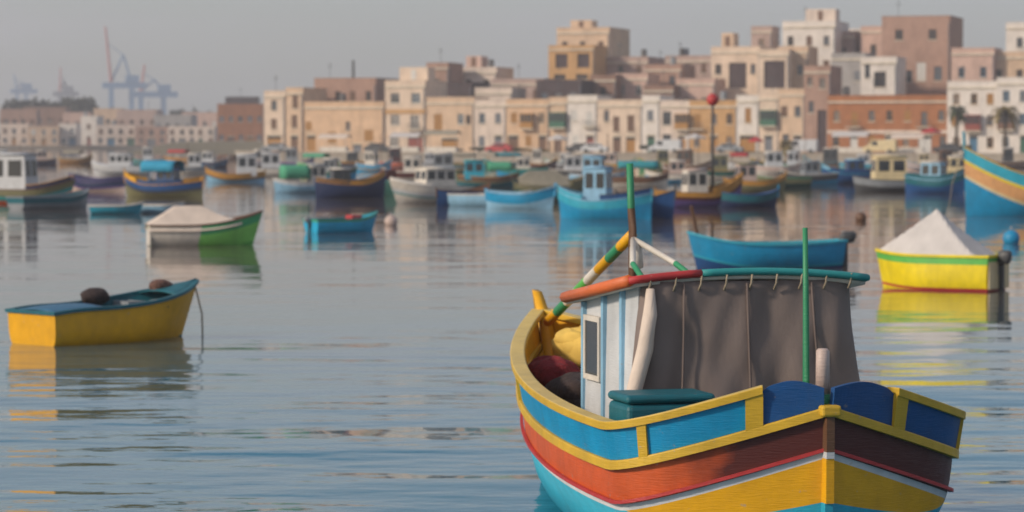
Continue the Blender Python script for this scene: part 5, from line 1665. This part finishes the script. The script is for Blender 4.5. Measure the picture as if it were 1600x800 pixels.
def car(label, px, m, van=False, rev=False):
    Y = QY(px) - 19.5
    p = at(px, 240, Y)
    r = thing('parked_van' if van else 'parked_car', label, 'van' if van else 'car', (p.x, Y, GZ), QROT + (math.pi if rev else 0), 'vehicles parked on the quay')
    L, w = (4.9, 0.95) if van else (4.1, 0.85)
    prof = [(-L / 2, 0.35), (-L / 2 + 0.03, 0.85), (-L / 2 + 0.9, 0.98), (-L / 2 + 1.55, 1.45), (L / 2 - 1.2, 1.47), (L / 2 - 0.4, 1.0), (L / 2, 0.9), (L / 2, 0.35)]
    if van:
        prof = [(-L / 2, 0.4), (-L / 2, 0.95), (-L / 2 + 0.75, 1.15), (-L / 2 + 1.35, 2.0), (L / 2 - 0.1, 2.05), (L / 2, 1.9), (L / 2, 0.4)]
    q = MB()
    q.grid([[(x, -w * (0.88 if z > 1.2 else 1), z) for x, z in prof], [(x, w * (0.88 if z > 1.2 else 1), z) for x, z in prof]], m, True)
    n = len(prof)
    q.face(range(n), m); q.face(list(range(n, 2 * n))[::-1], m)
    bevel(q.build('body', r), 0.06)
    for s in (-1, 1):
        q = MB()
        x0, x1 = (-L / 2 + 1.3, -L / 2 + 2.2) if van else (-L / 2 + 1.3, L / 2 - 1.0)
        za, zb = (1.2, 1.85) if van else (1.0, 1.38)
        q.box(x0, x1, s * w * 0.955 - 0.02, s * w * 0.955 + 0.02, za, zb, GLASS); q.build('side_window', r)
        for x in (-L / 2 + 0.8, L / 2 - 0.8):
            q = MB(); q.tube([(x, s * w - 0.1 * s, 0.32), (x, s * w + 0.06 * s, 0.32)], 0.32, P_BLACK, 12); q.build('wheel', r)
for a in ((1252, P_WHITE, True, False, 'white van parked near the tall brown house'), (430, P_GREY, False, False, 'grey car parked below the narrow cream house'), (590, P_DGREY, False, True, 'dark car parked before the plain tan wall'),
          (905, P_DGREY, False, False, 'dark car parked below the white house left of centre'), (930, P_WHITE, False, True, 'white car parked beside the dark car at centre'), (1040, P_WHITE, True, False, 'white van parked at the pinkish cream house'),
          (1140, P_GREY, False, True, 'grey car parked behind the red topped mast'), (1375, P_CREAM, True, False, 'cream van parked below the terracotta house'), (1480, P_DGREY, False, False, 'dark car parked by the white corner house'), (780, P_RED, False, False, 'red car parked below the warm tan house')):
    car(a[4], a[0], a[1], a[2], a[3])

# ------------------------------------------------------------------ haze
def make_haze():
    m = bpy.data.materials.new('haze_air')
    m.use_nodes = True
    n, l = m.node_tree.nodes, m.node_tree.links
    n.clear()
    out = n.new('ShaderNodeOutputMaterial')
    v = n.new('ShaderNodeVolumePrincipled')
    v.inputs['Color'].default_value = (0.95, 0.94, 0.97, 1)
    v.inputs['Density'].default_value = 0.0004
    v.inputs['Anisotropy'].default_value = 0.2
    l.new(v.outputs[0], out.inputs['Volume'])
    mb = MB(); mb.box(-1500, 1500, -120, 3200, -3, 130, m)
    o = mb.build('haze')
    o['kind'] = 'stuff'
    o['label'] = 'thin pale haze over the harbour'
make_haze()
